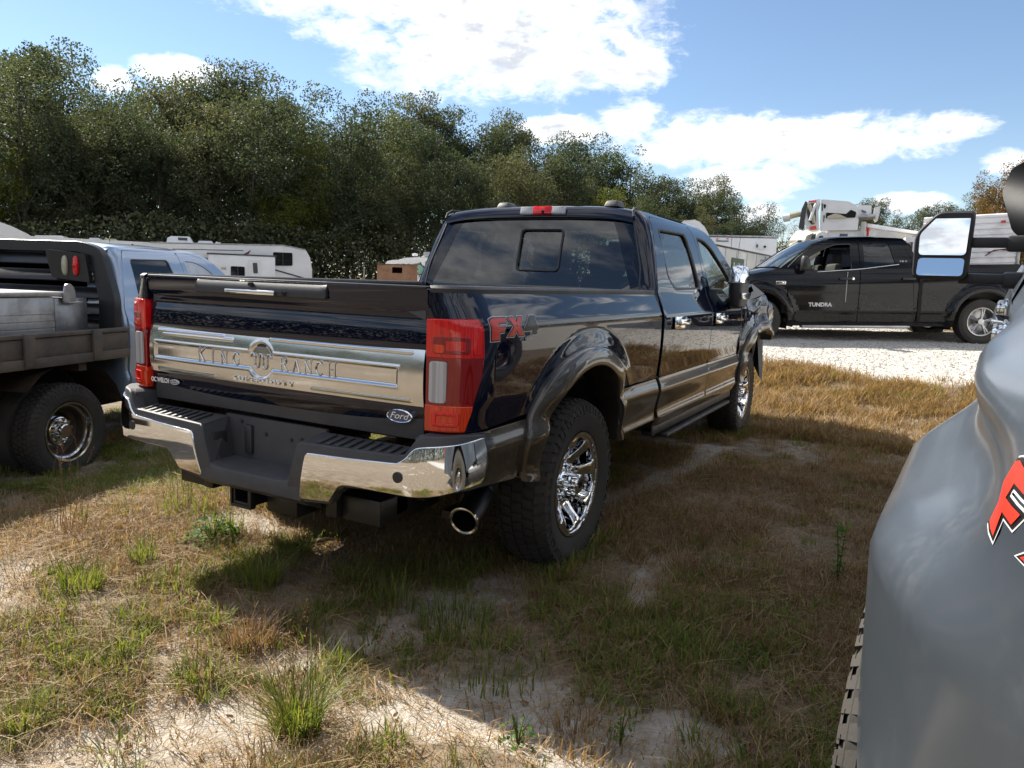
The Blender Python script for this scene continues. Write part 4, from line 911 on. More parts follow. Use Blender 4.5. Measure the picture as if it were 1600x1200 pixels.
mb = MB(); mb.add([(.70, 4.25, 1.38), (.92, 4.20, 1.34), (.98, 4.62, 1.40), (.82, 4.75, 1.50), (.70, 4.55, 1.47), (.75, 4.35, 1.32)], [(0, 1, 4), (1, 2, 3, 4), (0, 4, 5), (1, 5, 2)]); mb.build('crumpled_hood_edge', 'blackp', blue, smooth=None)
mb = MB(); mb.add([(.99, 4.35, .98), (1.03, 4.42, .55), (1.03, 4.60, .50), (.98, 4.72, .95), (1.02, 4.52, 1.02), (.93, 4.5, .7)], [(0, 1, 5), (1, 2, 5), (2, 3, 5), (0, 5, 4), (3, 4, 5)]); mb.build('torn_liner', 'greyplastic', blue, smooth=None)
# exhaust pipe with angled tip
mb = MB(); a = Vector((.765, -.58, .49)); b = Vector((.80, -.81, .425)); dd = (b - a).normalized()
mb.tube([(.50, .6, .50), (.55, .2, .50), (.62, -.2, .54), tuple(a)], .045, 12); mb.build('exhaust_pipe', 'dark', blue)
u_, w_ = frame(dd); ring = lambda p, r: [p + (u_ * math.cos(2 * PI * k / 32) + w_ * math.sin(2 * PI * k / 32)) * r for k in range(32)]
mb = MB(); mb.rings([ring(a + dd * .02, .050), ring(a + dd * .06, .063), ring(b - dd * .01, .066), ring(b, .0655)], cap=False); mb.rings([ring(b - dd * .002, .053), ring(a, .05)], cap=False); mb.build('exhaust_tip', 'dark', blue)
for o in [bpy.data.objects['exhaust_tip']]: o.data.materials[0] = rough_mat('smoked_chrome', (.03, .03, .033), .35, .7, var=.2, bmp=0)
mb = MB(); mb.rings([ring(b - dd * .006, .0665), ring(b + dd * .003, .0665), ring(b + dd * .005, .061), ring(b + dd * .001, .0535), ring(b - dd * .008, .053)], cap=False); mb.build('exhaust_rim', 'satin', blue)
mb = MB(); mb.box((.70, -.62, .505), (.05, .05, .03), bev=.01); mb.box((.70, -.66, .46), (.02, .02, .08), bev=.005); mb.build('exhaust_clamp', 'steel', blue)
# things seen through the cab: deployed airbag curtain and a white screen in the broken front
mb = MB(); mb.tube([(.30, 2.95, 1.20), (.42, 2.85, 1.38), (.46, 2.8, 1.52), (.40, 2.82, 1.60)], [.08, .13, .12, .05], 12); mb.build('deployed_airbag', 'greenbag', blue, smooth=60)
put_text('glass_marking', '0149045', .07, (.42, 3.05, 1.78), (1, 0, 0), (0, -.4, .9), 'greenbag', blue, extrude=.0005)
# ------------------------------------------------------------------ the flatbed truck on the left
fb = thing('flatbed_truck', 'pale flatbed truck, sky-blue reflection put into its paint, with black headache rack, diamond plate box and dual rear wheels', 'flatbed truck', (-4.36, -.28, -.26), (0, 0, R(16.4)))
cabf = bpy.data.objects.new('cab', None); COL.objects.link(cabf); cabf.parent = fb; cabf.location = (0, -.24, -.055); cabf.scale = (1, .78, 1)
def build_simple_cab(root, paint_):
    S0 = lambda u, z: (base_x(z), u, z)
    for s in (1, -1):
        holes = [rc(RDW, .04), rc(FDW, .04)]
        panel('side_panel', Scab, rc(CAB, .012, 2), (), .07, paint_, root, side=s)
        panel('rear_door', S0, rc([(p[0], p[1] if p[1] > .9 else .62) for p in RD], .03), [rc(RDW, .05)], .07, paint_, root, side=s)
        panel('front_door', S0, rc([(p[0], p[1] if p[1] > .9 else .62) for p in FD], .03), [rc(FDW, .05)], .07, paint_, root, side=s)
        panel('rear_window', S0, rc(RDW, .05), (), .15, 'blueglass', root, side=s, rim=0, off=-.012)
        panel('covered_window', S0, rc(FDW, .05), (), .15, 'plasticfilm', root, side=s, rim=0, off=-.010)
    rows = []
    for (y, dz, k) in [(1.252, -.085, .995), (1.27, -.032, 1.0), (1.36, -.002, 1), (1.5, .004, 1), (2.3, .008, 1), (2.6, .0, 1), (2.85, -.035, .99), (2.95, -.075, .985)]:
        rows.append([(.725 * (-1 + i / 8) * k, y, 1.966 + dz - .030 * abs(-1 + i / 8) ** 5 - .012 * (-1 + i / 8) ** 2) for i in range(17)])
    link('roof', grid_mesh(rows, 'roof', smooth=50), paint_, root)
    Sb = lambda x, z: (x, cab_yb(z), z)
    panel('rear_wall', Sb, [(-.84, .7), (.84, .7), (.80, 1.5), (.69, 1.88), (-.69, 1.88), (-.80, 1.5)], [rc([(-.6, 1.42), (.6, 1.42), (.52, 1.82), (-.52, 1.82)], .05)], .12, paint_, root)
    panel('back_glass', Sb, rc([(-.6, 1.42), (.6, 1.42), (.52, 1.82), (-.52, 1.82)], .05), (), .2, 'blueglass', root, rim=0, off=-.01)
    Sw = lambda x, t: (x * (.70 + .20 * (1 - t)), 3.82 - 1.0 * t + .06 * (1 - (x) ** 2) * (1 - t), 1.37 + .56 * t)
    panel('windshield', Sw, [(-.96, 0), (.96, 0), (.96, 1), (-.96, 1)], (), .15, 'plasticfilm', root, rim=0)
    rows = [[(x, 3.80 + .12 * j, 1.37 - .004 * j * j - .05 * (x / .9) ** 2) for x in [-.9 + .1 * i for i in range(19)]] for j in range(10)]
    link('hood', grid_mesh(rows, 'hood'), paint_, root)
    mb = MB(); mb.bx(-.92, .92, 3.5, 4.95, .6, 1.22, .06); mb.build('front_body', paint_, root)
    mb = MB(); mb.bx(-.86, .86, 1.25, 3.5, .62, 1.3); mb.bx(-.6, .6, 1.5, 1.7, 1.0, 1.7, .05); mb.bx(-.6, .6, 2.5, 2.65, 1.0, 1.7, .05); mb.build('cabin_interior', 'interior', root)
M['plasticfilm'] = rough_mat('cloudy_plastic_sheet', (.55, .60, .64), .35, var=.2, scale=5, bmp=.6, grain=12, coat=.3)
M['skytint'] = paint('sky_tint_silver_paint', (.30, .38, .50), .45, .33, dust=.1)  # blue of the reflected sky put into the cab's base colour
build_simple_cab(cabf, 'skytint')
# deck with stake side
mb = MB(); mb.bx(-1.05, 1.03, -2.6, .58, .98, 1.02); mb.build('deck_floor', 'deck', fb)
for s in (1, -1):
    mb = MB(); mb.bx(s * .99, s * 1.05, -2.6, .62, .93, 1.005, .006); mb.build('lower_rail', 'deck', fb)
    mb = MB(); mb.bx(s * 1.005, s * 1.035, -2.6, .62, 1.012, 1.150, .004); mb.build('side_board', 'deck', fb)
    mb = MB(); mb.bx(s * 1.0, s * 1.052, -2.6, .62, 1.154, 1.186, .005); mb.build('top_rail', 'deck', fb)
    for y in (-2.4, -1.75, -1.1, -.45, .2):
        mb = MB(); mb.bx(s * 1.036, s * 1.066, y, y + .09, .94, 1.19, .006); mb.build('stake_pocket', 'deck', fb)
mb = MB(); mb.bx(-.55, -.45, -2.6, 4.2, .62, .78, .01); mb.bx(.45, .55, -2.6, 4.2, .62, .78, .01)
for y in (-2.3, -1.5, -.7, .1): mb.bx(-1.0, 1.0, y, y + .08, .86, .98)
mb.cyl((-.9, 0, .40), (.9, 0, .40), .06, 12); mb.bx(-.4, .4, -.4, .4, .5, .62, .02); mb.build('chassis', 'steel', fb)
for s in (1, -1):
    mb = MB(); mb.bx(s * .55, s * .60, -2.2, 3.0, .45, .93); mb.build('underdeck_panel', 'dark', fb)
mb = MB(); mb.rings([[(x, .55 * math.cos(a), .42 + .53 * math.sin(a)) for x in (.62, 1.03)] for a in [PI * k / 10 + .25 for k in range(8)]], closed=False, cap=False); mb.build('mudguard', 'steel', fb, label='torn dull steel mudguard above the dual wheels')
for s in (1, -1):
    wheel(fb, s * .90, 0, .385, s, 'dually', w=.20, tread=True, rim_r=.235); wheel(fb, s * .68, 0, .385, s, 'plain', w=.20, tread=False, rim_r=.235, name='inner_wheel')
    wheel(fb, s * .85, 3.5, .385, s, 'dually', w=.22, tread=False, rim_r=.235)
# diamond plate box
tb = thing('toolbox', 'dented diamond plate aluminium toolbox on the flatbed deck', 'toolbox', (0, 0, 0))
tb.location = fb.location; tb.rotation_euler = fb.rotation_euler
mb = MB(); mb.bx(.02, .78, -1.55, .12, 1.0, 1.44, .008); mb.build('box_body', 'diamond', tb)
mb = MB(); mb.bx(.02, .778, .122, .46, 1.0, 1.43, .008); mb.build('box_body', 'alu', tb, label='smooth front end of the box')
mb = MB(); mb.bx(.0, .80, -1.57, .27, 1.443, 1.478, .006); mb.build('lid', 'alu', tb)
mb = MB(); mb.prism(rc([(-.07, 0), (.07, 0), (.06, .10), (.02, .15), (-.04, .14)], .03), (.80, .24, 1.40), (0, 1, 0), (0, 0, 1), (.012, 0, 0)); mb.bx(.79, .85, .19, .34, 1.39, 1.402, .002); mb.build('bracket', 'alu', tb)
# headache rack
rk = thing('headache_rack', 'black louvred headache rack with cream and red oval lamps behind the flatbed cab', 'rack'); rk.location = (fb.location.x, fb.location.y, fb.location.z + .045); rk.rotation_euler = fb.rotation_euler
outl = rc([(-.95, 1.0), (-.95, 1.38), (-.80, 1.80), (-.62, 1.85), (.62, 1.85), (.80, 1.80), (.95, 1.38), (.95, 1.0)], .10, 5)
inl = rc([(-.80, 1.08), (-.80, 1.38), (-.70, 1.73), (-.60, 1.77), (.60, 1.77), (.70, 1.73), (.80, 1.38), (.80, 1.08)], .07, 5)
Sr = lambda x, z: (x, .55 + .05 * (z - 1.0), z)
panel('frame', Sr, outl, [inl], .08, 'rack', rk, rim=.07, edge=.008)
for k in range(5):
    z = 1.14 + k * .14; xw = interp(z, [(1.08, .80), (1.38, .80), (1.74, .70)])
    mb = MB(); mb.box((0, .61, z), (xw * 2, .018, .115), rot=(R(-38), 0, 0), bev=.004); mb.build('louvre', 'rack', rk)
for s in (1, -1):
    mb = MB(); pl = rc([(.36, 1.54), (.74, 1.51), (.70, 1.75), (.30, 1.78)], .02); mb.prism([(s * p[0], p[1]) for p in pl], (0, .54, 0), (1, 0, 0), (0, 0, 1), (0, .04, 0)); lp = mb.build('lamp_panel', 'rack', rk)
    for x, mt, nm in ((.50, 'cream', 'reverse_lamp'), (.61, 'red', 'stop_lamp')):
        mb = MB(); ring = lambda a, y: [(s * x + a * .024 * math.copysign(1, math.cos(q)) * abs(math.cos(q)) ** .8, y, 1.645 + a * .078 * math.copysign(1, math.sin(q)) * abs(math.sin(q)) ** .8) for q in [2 * PI * k / 28 for k in range(28)]]
        mb.rings([ring(1.1, .542), ring(1.08, .530), ring(.92, .522)]); mb.build(nm, mt, lp, smooth=50)
# ------------------------------------------------------------------ the grey dually on the right
gy = thing('dually_pickup', 'grey metallic dual rear wheel pickup filling the right edge with red FX4 decal', 'pickup truck', (3.570, -1.69, .007), (R(4.0), 0, R(-4.6)))
GT = [(.40, .985), (.60, .99), (.9, .995), (1.15, 1.0), (1.245, 1.0), (1.285, .989), (1.33, .968), (1.40, .936)]
def dually_S():
    def SX(y, z):
        x = pchip(z, GT) - .105 * sst(-.64, -1.02, y) + .020 * sst(-.75, -.25, y) * math.exp(-((z - 1.305) / .05) ** 2) + .004 * math.exp(-((z - 1.21) / .07) ** 2) * (1 - sst(-.4, .2, y)) + .055 * math.exp(-((z - 1.27) / .08) ** 2) * sst(-.5, .1, y) * (1 - sst(.35, 1.0, y))
        wy = sst(-.95, -.30, y) * (1 - sst(.25, .85, y)); wz = 1 - sst(1.04, 1.24, z)
        r = .178 * wy * wz
        return x + r
    def S(u, z):
        if u >= -1.23: return (SX(u, z), u, z)
        t = (-1.23 - u) / .28; xs = SX(-1.23, z); ax = .812
        return ((1 - t) ** 2 * xs + 2 * t * (1 - t) * xs + t * t * ax, (1 - t) ** 2 * -1.23 + 2 * t * (1 - t) * -1.418 + t * t * -1.418, z)
    return SX, S
SXg, Sg = dually_S()
def grey_side(s):
    arch = [(.50 * math.cos(a), .42 + .50 * math.sin(a)) for a in [R(200) - R(220) * k / 24 for k in range(25)]]
    pts = [(-1.508, 1.292), (-1.316, 1.292), (-1.298, 1.27), (-1.294, 1.14), (-1.300, 1.08), (-1.324, 1.0), (-1.340, .93), (-1.358, .52), (-.52, .45)] + [p for p in arch if p[1] > .44] + [(.52, .50), (1.122, .60), (1.122, 1.392), (-1.508, 1.392)]
    panel('bed_side', Sg, pts, (), .03, 'greyp', gy, side=s, rim=.03, edge=.008)
    mb = MB(); rows = []
    for u in [-1.50, -1.45, -1.38, -1.3, -1.23, -.5, 0, .5, 1.125]:
        p = Sg(u, 1.39); q = sst(-1.5, -1.23, u); i_ = .012 + .07 * q
        rows.append([(s * (p[0] + .002), p[1], 1.386), (s * (p[0] + .003), p[1], 1.402), (s * (p[0] - .008), p[1] + .006, 1.412), (s * (p[0] - i_), p[1] + .05 * (1 - q), 1.412), (s * (p[0] - i_), p[1] + .05 * (1 - q), 1.30)])
    mb.rings(rows, closed=False, cap=False); mb.build('bed_rail_cap', 'greyp', gy)
    t = panel('tail_light', Sg, [(-1.506, .88), (-1.506, 1.285), (-1.322, 1.285), (-1.308, 1.14), (-1.33, 1.0), (-1.364, .88)], (), .03, 'red', gy, side=s, off=.012)
    mb = MB(); mb.bx(s * .62, s * .66, -.62, .62, .3, 1.12); mb.bx(s * .62, s * .96, -.6, .6, 1.08, 1.12); mb.bx(s * .78, s * .84, -1.35, 1.12, .9, 1.38); mb.build('wheel_liner', 'dark', gy)
    wheel(gy, s * 1.085, 0, .415, s, 'dually', w=.235, tread=True, rim_r=.24); wheel(gy, s * .80, 0, .415, s, 'plain', w=.235, tread=False, rim_r=.24, name='inner_wheel'); wheel(gy, s * .86, 4.3, .415, s, 'dually', w=.235, tread=False, rim_r=.24)
for s in (1, -1): grey_side(s)
fx4(gy, Sg, -.62, 1.205, .44, .088, -1, mirror=True)
build_tailgate(gy, 'greyp', fancy=False); LAST_GATE.location = (0, -.30, 0)
build_cab(gy, 'greyp', 'greyp', 'privacy', 'midtint')
build_front(gy, 'greyp', 'greyp', -1, False); build_front(gy, 'greyp', 'greyp', 1, False)
underbody(gy)
# extended tow mirror, driver side
tm_ = bpy.data.objects.new('tow_mirror', None); COL.objects.link(tm_); tm_.parent = gy
hx, hy, hz = -1.335, 3.0, 1.475
def mpoly(k): return rc([(hx - .13 * k, hz - .155 * k), (hx + .135 * k, hz - .155 * k), (hx + .14 * k, hz + .205 * k), (hx - .03 * k, hz + .205 * k), (hx - .135 * k, hz + .09 * k)], [.04 * k, .03 * k, .03 * k, .03 * k, .05 * k], 4)
mb = MB(); mb.rings([[(p[0], y, p[1]) for p in mpoly(k)] for k, y in ((.95, hy - .015), (1.0, hy), (1.0, hy + .04), (.93, hy + .10), (.72, hy + .135))]); mb.build('mirror_housing', 'plastic', tm_, smooth=50)
TG = .12
up = rc([(hx - .105, hz - .025), (hx + .115, hz - .025), (hx + .12, hz + .18), (hx - .03, hz + .18), (hx - .108, hz + .085)], .02, 3)
mb = MB(); mb.prism([(p[0], p[1] - hz) for p in up], (0, hy - .035, hz), (1, 0, 0), (0, TG, 1), (0, .004, 0)); mb.build('upper_glass', 'mirror', tm_)
lo = rc([(hx - .108, hz - .135), (hx + .11, hz - .135), (hx + .113, hz - .042), (hx - .105, hz - .042)], .02, 3)
mb = MB(); mb.prism([(p[0], p[1] - hz + .12) for p in lo], (0, hy - .034, hz - .12), (1, 0, 0), (0, .22, 1), (0, .004, 0)); mb.build('lower_glass', 'mirror', tm_)
for dz in (.06, -.13):
    mb = MB(); mb.box((hx + .22, hy + .04, hz + dz - .02), (.26, .05, .055), bev=.01); mb.box((hx + .40, hy + .05, hz + dz - .025), (.22, .09, .085), bev=.018); mb.build('mirror_arm', 'plastic', tm_)
# torn sheet metal of the damaged front
mb = MB()
def torn(pts, th=.012):
    P = [Vector(p) for p in pts]; mb.add(P + [p + Vector((.01, th, .0)) for p in P], [tuple(range(len(P)))[::-1], tuple(len(P) + i for i in range(len(P)))] + [(i, (i + 1) % len(P), len(P) + (i + 1) % len(P), len(P) + i) for i in range(len(P))])
Sh = lambda x, z: (x, 3.6 + .10 * math.sin(7 * x + 2.2 * z) + .05 * math.sin(13 * z + 4 * x) + .25 * (x + .9) ** 2, z)
panel('bent_hood_panel', Sh, rc([(-1.03, 1.58), (-1.10, 1.80), (-1.07, 1.93), (-1.00, 1.97), (-.72, 1.90), (-.70, 1.60), (-.92, 1.48)], .02, 3), (), .025, 'plastic', gy, rim=.02, edge=.004, label='crumpled black hood panel standing up')
mb = MB()
mb = MB(); torn([(-.96, 2.05, 1.10), (-1.00, 2.15, 1.28), (-.93, 2.3, 1.46), (-.86, 2.4, 1.30), (-.90, 2.3, 1.05)], .04); torn([(-1.01, 2.02, 1.16), (-1.05, 2.1, 1.22), (-.93, 2.16, 1.20)], .02); mb.build('torn_door_skin', 'blackp', gy, smooth=None)
mb = MB()
for (x, y, z, sx, sy, sz, a) in [(-1.02, 1.98, 1.19, .09, .03, .03, 12), (-.97, 1.99, 1.155, .07, .03, .035, -25), (-1.00, 2.0, 1.12, .03, .02, .08, 15), (-.96, 1.97, 1.215, .06, .02, .02, 40)]: mb.box((x, y, z), (sx, sy, sz), rot=(R(a), R(a * .7), R(a)), bev=.006)
mb.build('broken_chrome_trim', 'chrome', gy)
for (x, y, z) in [(-.985, 1.955, 1.185), (-.945, 1.955, 1.15)]:
    mb = MB(); mb.box((x, y, z), (.035, .02, .03), rot=(.4, .6, .3), bev=.006); mb.build('amber_lens_shard', 'amber', gy)
# ------------------------------------------------------------------ the black pickup across the gravel
tu = thing('black_pickup', 'dusty black extended cab pickup with TUNDRA door lettering parked on the gravel road', 'pickup truck', (2.905, 12.083, .665), (R(-1.9), 0, R(115.7)))
TX = [(.26, .90), (.35, .955), (.50, .975), (.57, .99), (.62, .982), (.80, .985), (.92, .99), (1.1, .975), (1.22, .955), (1.30, .93), (1.5, .85), (1.68, .76), (1.74, .70), (1.80, .58)]
def tx(y, z):
    x = pchip(z, TX)
    for yc in (0, 3.66): x += .035 * (1 - sst(.52, .66, math.hypot(y - yc, z - .40))) * sst(.2, .4, z)
    return x - .05 * max(0, y - 3.6) ** 2
ST = lambda u, z: (tx(u, z), u, z)
def aarc(yc, r, z0, fwd): 
    a = [(yc + r * math.cos(q), .40 + r * 1.02 * math.sin(q)) for q in [R(195) - R(210) * k / 26 for k in range(27)]]; return [p for p in a if p[1] > z0]
for s in (1, -1):
    panel('bed_side', ST, rc([(-1.15, .42), (-.5, .36)], 0) + aarc(0, .465, .37, 1) + [(.50, .345), (1.06, .36), (1.055, 1.32), (-1.15, 1.34)], (), .05, 'blackp', tu, side=s)
    rd = panel('rear_door', ST, rc([(1.10, .38), (1.17, 1.1), (1.19, 1.45), (1.33, 1.735), (2.005, 1.74), (2.025, .36), (1.4, .35)], .03), [rc([(1.44, 1.335), (1.52, 1.70), (1.94, 1.69), (1.95, 1.275)], .03)], .05, 'blackp', tu, side=s)
    panel('window_glass', ST, rc([(1.44, 1.335), (1.52, 1.70), (1.94, 1.69), (1.95, 1.275)], .03), (), .12, 'blueglass', rd, side=s, rim=0, off=-.012)
    fw = rc([(2.16, 1.235), (2.13, 1.675), (2.40, 1.665), (2.62, 1.575), (2.90, 1.42), (2.93, 1.30), (2.74, 1.215)], .03)
    fd = panel('front_door', ST, rc([(2.04, .36), (2.02, 1.74), (2.46, 1.735), (2.72, 1.65), (3.0, 1.47), (3.20, 1.28), (3.21, 1.2), (3.17, .50), (3.0, .345)], .03), [fw], .05, 'blackp', tu, side=s)
    mb = MB(); rows = [[(s * (tx(p[0], p[1]) - .02), p[0], p[1]), (s * (tx(p[0], p[1]) + .002), p[0], p[1]), (s * (tx(p[0], p[1]) + .002), p[0] + (2.5 - p[0]) * .035, p[1] + (1.42 - p[1]) * .05), (s * (tx(p[0], p[1]) - .02), p[0] + (2.5 - p[0]) * .035, p[1] + (1.42 - p[1]) * .05)] for p in fw + fw[:1]]
    mb.rings(rows, closed=False, cap=False); mb.build('window_seal', 'plastic', fd)
    if s > 0: panel('window_glass', ST, fw, (), .12, 'tint', fd, side=s, rim=0, off=-.012)
    mb = MB(); mb.tube([(s * (tx(2.1, 1.24) + .004), y, z) for y, z in ((1.40, 1.325), (1.95, 1.255), (2.1, 1.24), (2.72, 1.20))], .007, 5); mb.build('belt_moulding', 'satin', fd)
    for yy, dr in ((2.26, fd), (1.24, rd)):
        mb = MB(); mb.box((s * (tx(yy, 1.09) + .03), yy, 1.09), (.025, .21, .038), bev=.010); mb.box((s * (tx(yy, 1.09) + .01), yy - .09, 1.09), (.03, .03, .045), bev=.008); mb.build('handle', 'plastic', dr)
    mb = MB(); mb.cyl((s * (tx(2.12, 1.09) + .002), 2.14, 1.09), (s * (tx(2.12, 1.09) + .018), 2.14, 1.09), .022, 14); mb.build('key_lock', 'satin', fd)
    panel('front_fender', ST, [(3.22, .52)] + [(3.20, 1.2)] + [(3.21, 1.30), (3.5, 1.22), (3.9, 1.13), (4.35, 1.03), (4.45, .8), (4.45, .4)] + aarc(3.66, .465, .42, 1)[::-1] , (), .05, 'blackp', tu, side=s)
    panel('roof_rail_panel', ST, [(1.06, .38), (1.07, 1.30), (1.12, 1.50), (1.24, 1.77), (1.84, 1.79), (2.48, 1.775), (2.78, 1.67), (3.32, 1.27), (3.22, 1.28), (3.02, 1.475), (2.73, 1.66), (2.46, 1.742), (1.33, 1.742), (1.18, 1.45), (1.16, 1.1), (1.095, .38)], (), .05, 'blackp', tu, side=s)
    mb = MB(); mb.bx(s * .88, s * 1.03, 1.18, 2.95, .27, .315, .015); mb.build('side_step', 'alu', tu)
    mb = MB(); mb.bx(s * .86, s * .95, .55, 3.1, .30, .40, .01); mb.build('rocker', 'dark', tu)
    for (yy, nm) in ((0, 'w'), (3.66, 'w')):
        wheel(tu, s * .86, yy, .385, s, 'alloy', w=.26, tread=False, rim_r=.235)
        mb = MB(); mb.rings([[(s * x, yy + .50 * math.cos(a), .40 + .50 * math.sin(a)) for x in (.55, .95)] for a in [PI * 1.1 - PI * 1.2 * k / 14 for k in range(15)]], closed=False, cap=False); mb.bx(s * .54, s * .56, yy - .5, yy + .5, .35, .9); mb.build('wheel_liner', 'dark', tu)
    rows = []
    for yy in (0, 3.66):
        rows = [[(s * (tx(yy + r_ * math.cos(a), .40 + r_ * math.sin(a)) + o), yy + r_ * math.cos(a), .40 + r_ * 1.02 * math.sin(a)) for r_, o in ((.60, 0), (.585, .022), (.53, .034), (.475, .028), (.465, -.03))] for a in [R(192) - R(204) * k / 30 for k in range(31)]]
        link('fender_flare', grid_mesh(rows, 'flare', smooth=50), 'blackp', tu)
    mb = MB(); sec = [[(s * (1.10 + a * .075 * math.cos(q)), 2.96 + dy + b * .085 * math.sin(q), z) for q in [2 * PI * k / 18 for k in range(18)]] for z, a, b, dy in ((1.22, .6, .6, 0), (1.25, 1, 1, 0), (1.34, 1.05, .9, .01), (1.42, .95, .75, .02), (1.46, .5, .4, .03))]
    mb.rings(sec); mb.box((s * 1.0, 2.98, 1.25), (.12, .07, .06), bev=.01); mb.build('side_mirror', 'plastic', tu, smooth=60)
    put_text('door_lettering', 'TUNDRA', .088, (s * (tx(2.65, .65) + .004), 2.655, .655), (0, s, 0), (0, 0, 1), 'decalsil', tu, sx=1.05, extrude=.002, bold=.004)
    mb = MB(); mb.box((s * (tx(3.31, 1.02) + .003), 3.32, 1.02), (.008, .165, .055), bev=.003); bd = mb.build('engine_badge', 'satin', tu); put_text('lettering', 'iFORCE', .045, (s * (tx(3.31, 1.02) + .008), 3.32, 1.02), (0, s, 0), (0, 0, 1), 'black', bd, extrude=.001, bold=.001)
    put_text('sport_lettering', 'SR5', .055, (s * (tx(1.3, 1.38) + .004), 1.31, 1.37), (0, s, 0), (0, 0, 1), 'decalsil', tu, sx=1.5, extrude=.001)
    mb = MB(); mb.tube([(s * (tx(2.24, .8) + .004), 2.235, 1.2), (s * (tx(2.24, .8) + .006), 2.24, 1.0), (s * (tx(2.24, .8) + .004), 2.245, .70)], .005, 4); mb.build('door_scratch', 'decalsil', fd)
rows = []
for (y, z, xe) in [(1.22, 1.74, .70), (1.24, 1.765, .71), (1.35, 1.79, .72), (1.84, 1.81, .73), (2.3, 1.80, .72), (2.48, 1.78, .70), (2.62, 1.735, .69)]: rows.append([(xe * t, y, z + .02 * (1 - t * t) - .02 * abs(t) ** 6) for t in [-1 + k / 8 for k in range(17)]])
link('roof', grid_mesh(rows, 'roof', smooth=60), 'blackp', tu)
rows = [[(t * w_, y + .12 * (1 - t * t), z) for t in [-1 + k / 8 for k in range(17)]] for y, z, w_ in ((2.60, 1.74, .69), (2.9, 1.57, .74), (3.3, 1.30, .80))]; link('windshield', grid_mesh(rows, 'ws', smooth=60), 'tint', tu)
rows = [[(t * .84, y, z + .05 * (1 - abs(t) ** 3)) for t in [-1 + k / 8 for k in range(17)]] for y, z in ((3.28, 1.26), (3.6, 1.20), (4.0, 1.12), (4.35, 1.04), (4.5, .92))]; link('hood', grid_mesh(rows, 'hood', smooth=60), 'blackp', tu)
mb = MB(); mb.bx(-.9, .9, 4.3, 4.55, .42, .95, .08); mb.build('front_bumper', 'blackp', tu)
mb = MB(); mb.bx(-.9, .9, 1.1, 3.2, .36, .42); mb.bx(-.88, .88, 1.08, 1.14, .4, 1.2); mb.bx(-.80, .80, 1.13, 1.16, 1.28, 1.7); mb.bx(-.86, .86, -1.12, 1.05, .75, .80); mb.bx(-.86, -.82, -1.12, 1.05, .75, 1.30); mb.bx(.82, .86, -1.12, 1.05, .75, 1.30); mb.bx(-.9, .9, -1.16, -1.12, .6, 1.32); mb.bx(-.85, .85, 3.1, 3.25, .5, 1.15, .03); mb.bx(-.5, .5, -1, 4.2, .36, .5); mb.build('inner_body', 'interior', tu)
for (yy, xs) in ((1.5, (-.42, .42)), (2.3, (-.42, .42))):
    for xx in xs: mb = MB(); mb.box((xx, yy, 1.05), (.46, .15, .6), rot=(R(10), 0, 0), bev=.05); mb.box((xx, yy - .08, 1.43), (.26, .1, .16), bev=.04); mb.box((xx, yy + .28, .75), (.46, .5, .14), bev=.04); mb.build('seat', 'interior', tu)
mb = MB(); mb.tube([(.64, 2.98, 1.25), (.58, 2.75, 1.48), (.55, 2.5, 1.62)], .03, 6); mb.tube([(-.60, 2.9, 1.28), (-.62, 2.6, 1.55)], .04, 6); mb.build('pillar_trim', 'headliner', tu)
for s in (-1,):
    mb = MB(); mb.box((-.995, 1.04, .75), (.01, .055, .75)); mb.build('panel_gap', 'black', tu)
# ------------------------------------------------------------------ trailers and trucks beyond the lot
class BG:
    """Local frame of one background thing: x to the right, y away, metres; k is metres per picture unit at its distance."""
    def __init__(s, name, label, cat, xy, az, px0, k, hz, group=None):
        s.t = thing(name, label, cat, (xy[0], xy[1], 0), (0, 0, -R(az)), group); s.px0, s.k, s.hz = px0, k, hz
    def X(s, px): return (px - s.px0) * s.k
    def Z(s, px, py): return 1.44 + (s.hz + (px - s.px0) * .0367 - py) * s.k
    def P(s, pts): return [(s.X(a), s.Z(a, b)) for a, b in pts]
    def box(s, nm, p0, p1, y0, y1, mat, parent=None, bev=.01):
        mb = MB(); mb.bx(s.X(p0[0]), s.X(p1[0]), y0, y1, s.Z(*p1), s.Z(*p0), bev); return mb.build(nm, mat, parent or s.t)
    def prism(s, nm, pts, y0, y1, mat, parent=None, r=0, smooth=35):
        mb = MB(); mb.prism(rc(s.P(pts), r) if r else s.P(pts), (0, y0, 0), (1, 0, 0), (0, 0, 1), (0, y1 - y0, 0)); return mb.build(nm, mat, parent or s.t, smooth=smooth)
    def tube(s, nm, pts, y, r, mat, parent=None):
        mb = MB(); mb.tube([(s.X(a), y, s.Z(a, b)) for a, b in pts], r, 8); return mb.build(nm, mat, parent or s.t, smooth=50)
b = BG('fifth_wheel_camper', 'long white fifth wheel camper with swoosh graphics and a rooftop air conditioner', 'camper trailer', (-18.78, 14.95), -49.2, 370, .0227, 423.2)
b.prism('body', [(50, 373), (260, 382), (440, 384), (462, 387), (474, 391), (480, 402), (483, 420), (484, 470), (50, 470)], 0, 2.4, 'whitep')
mb = MB(); mb.bx(b.X(330), b.X(426), -.45, .02, b.Z(380, 480), b.Z(380, 400), .02); so = mb.build('slide_out', 'whitep', b.t)
mb = MB(); mb.bx(b.X(328), b.X(428), -.48, .02, b.Z(380, 400), b.Z(380, 398), .01); mb.build('slide_out_awning', 'greyplastic', so)
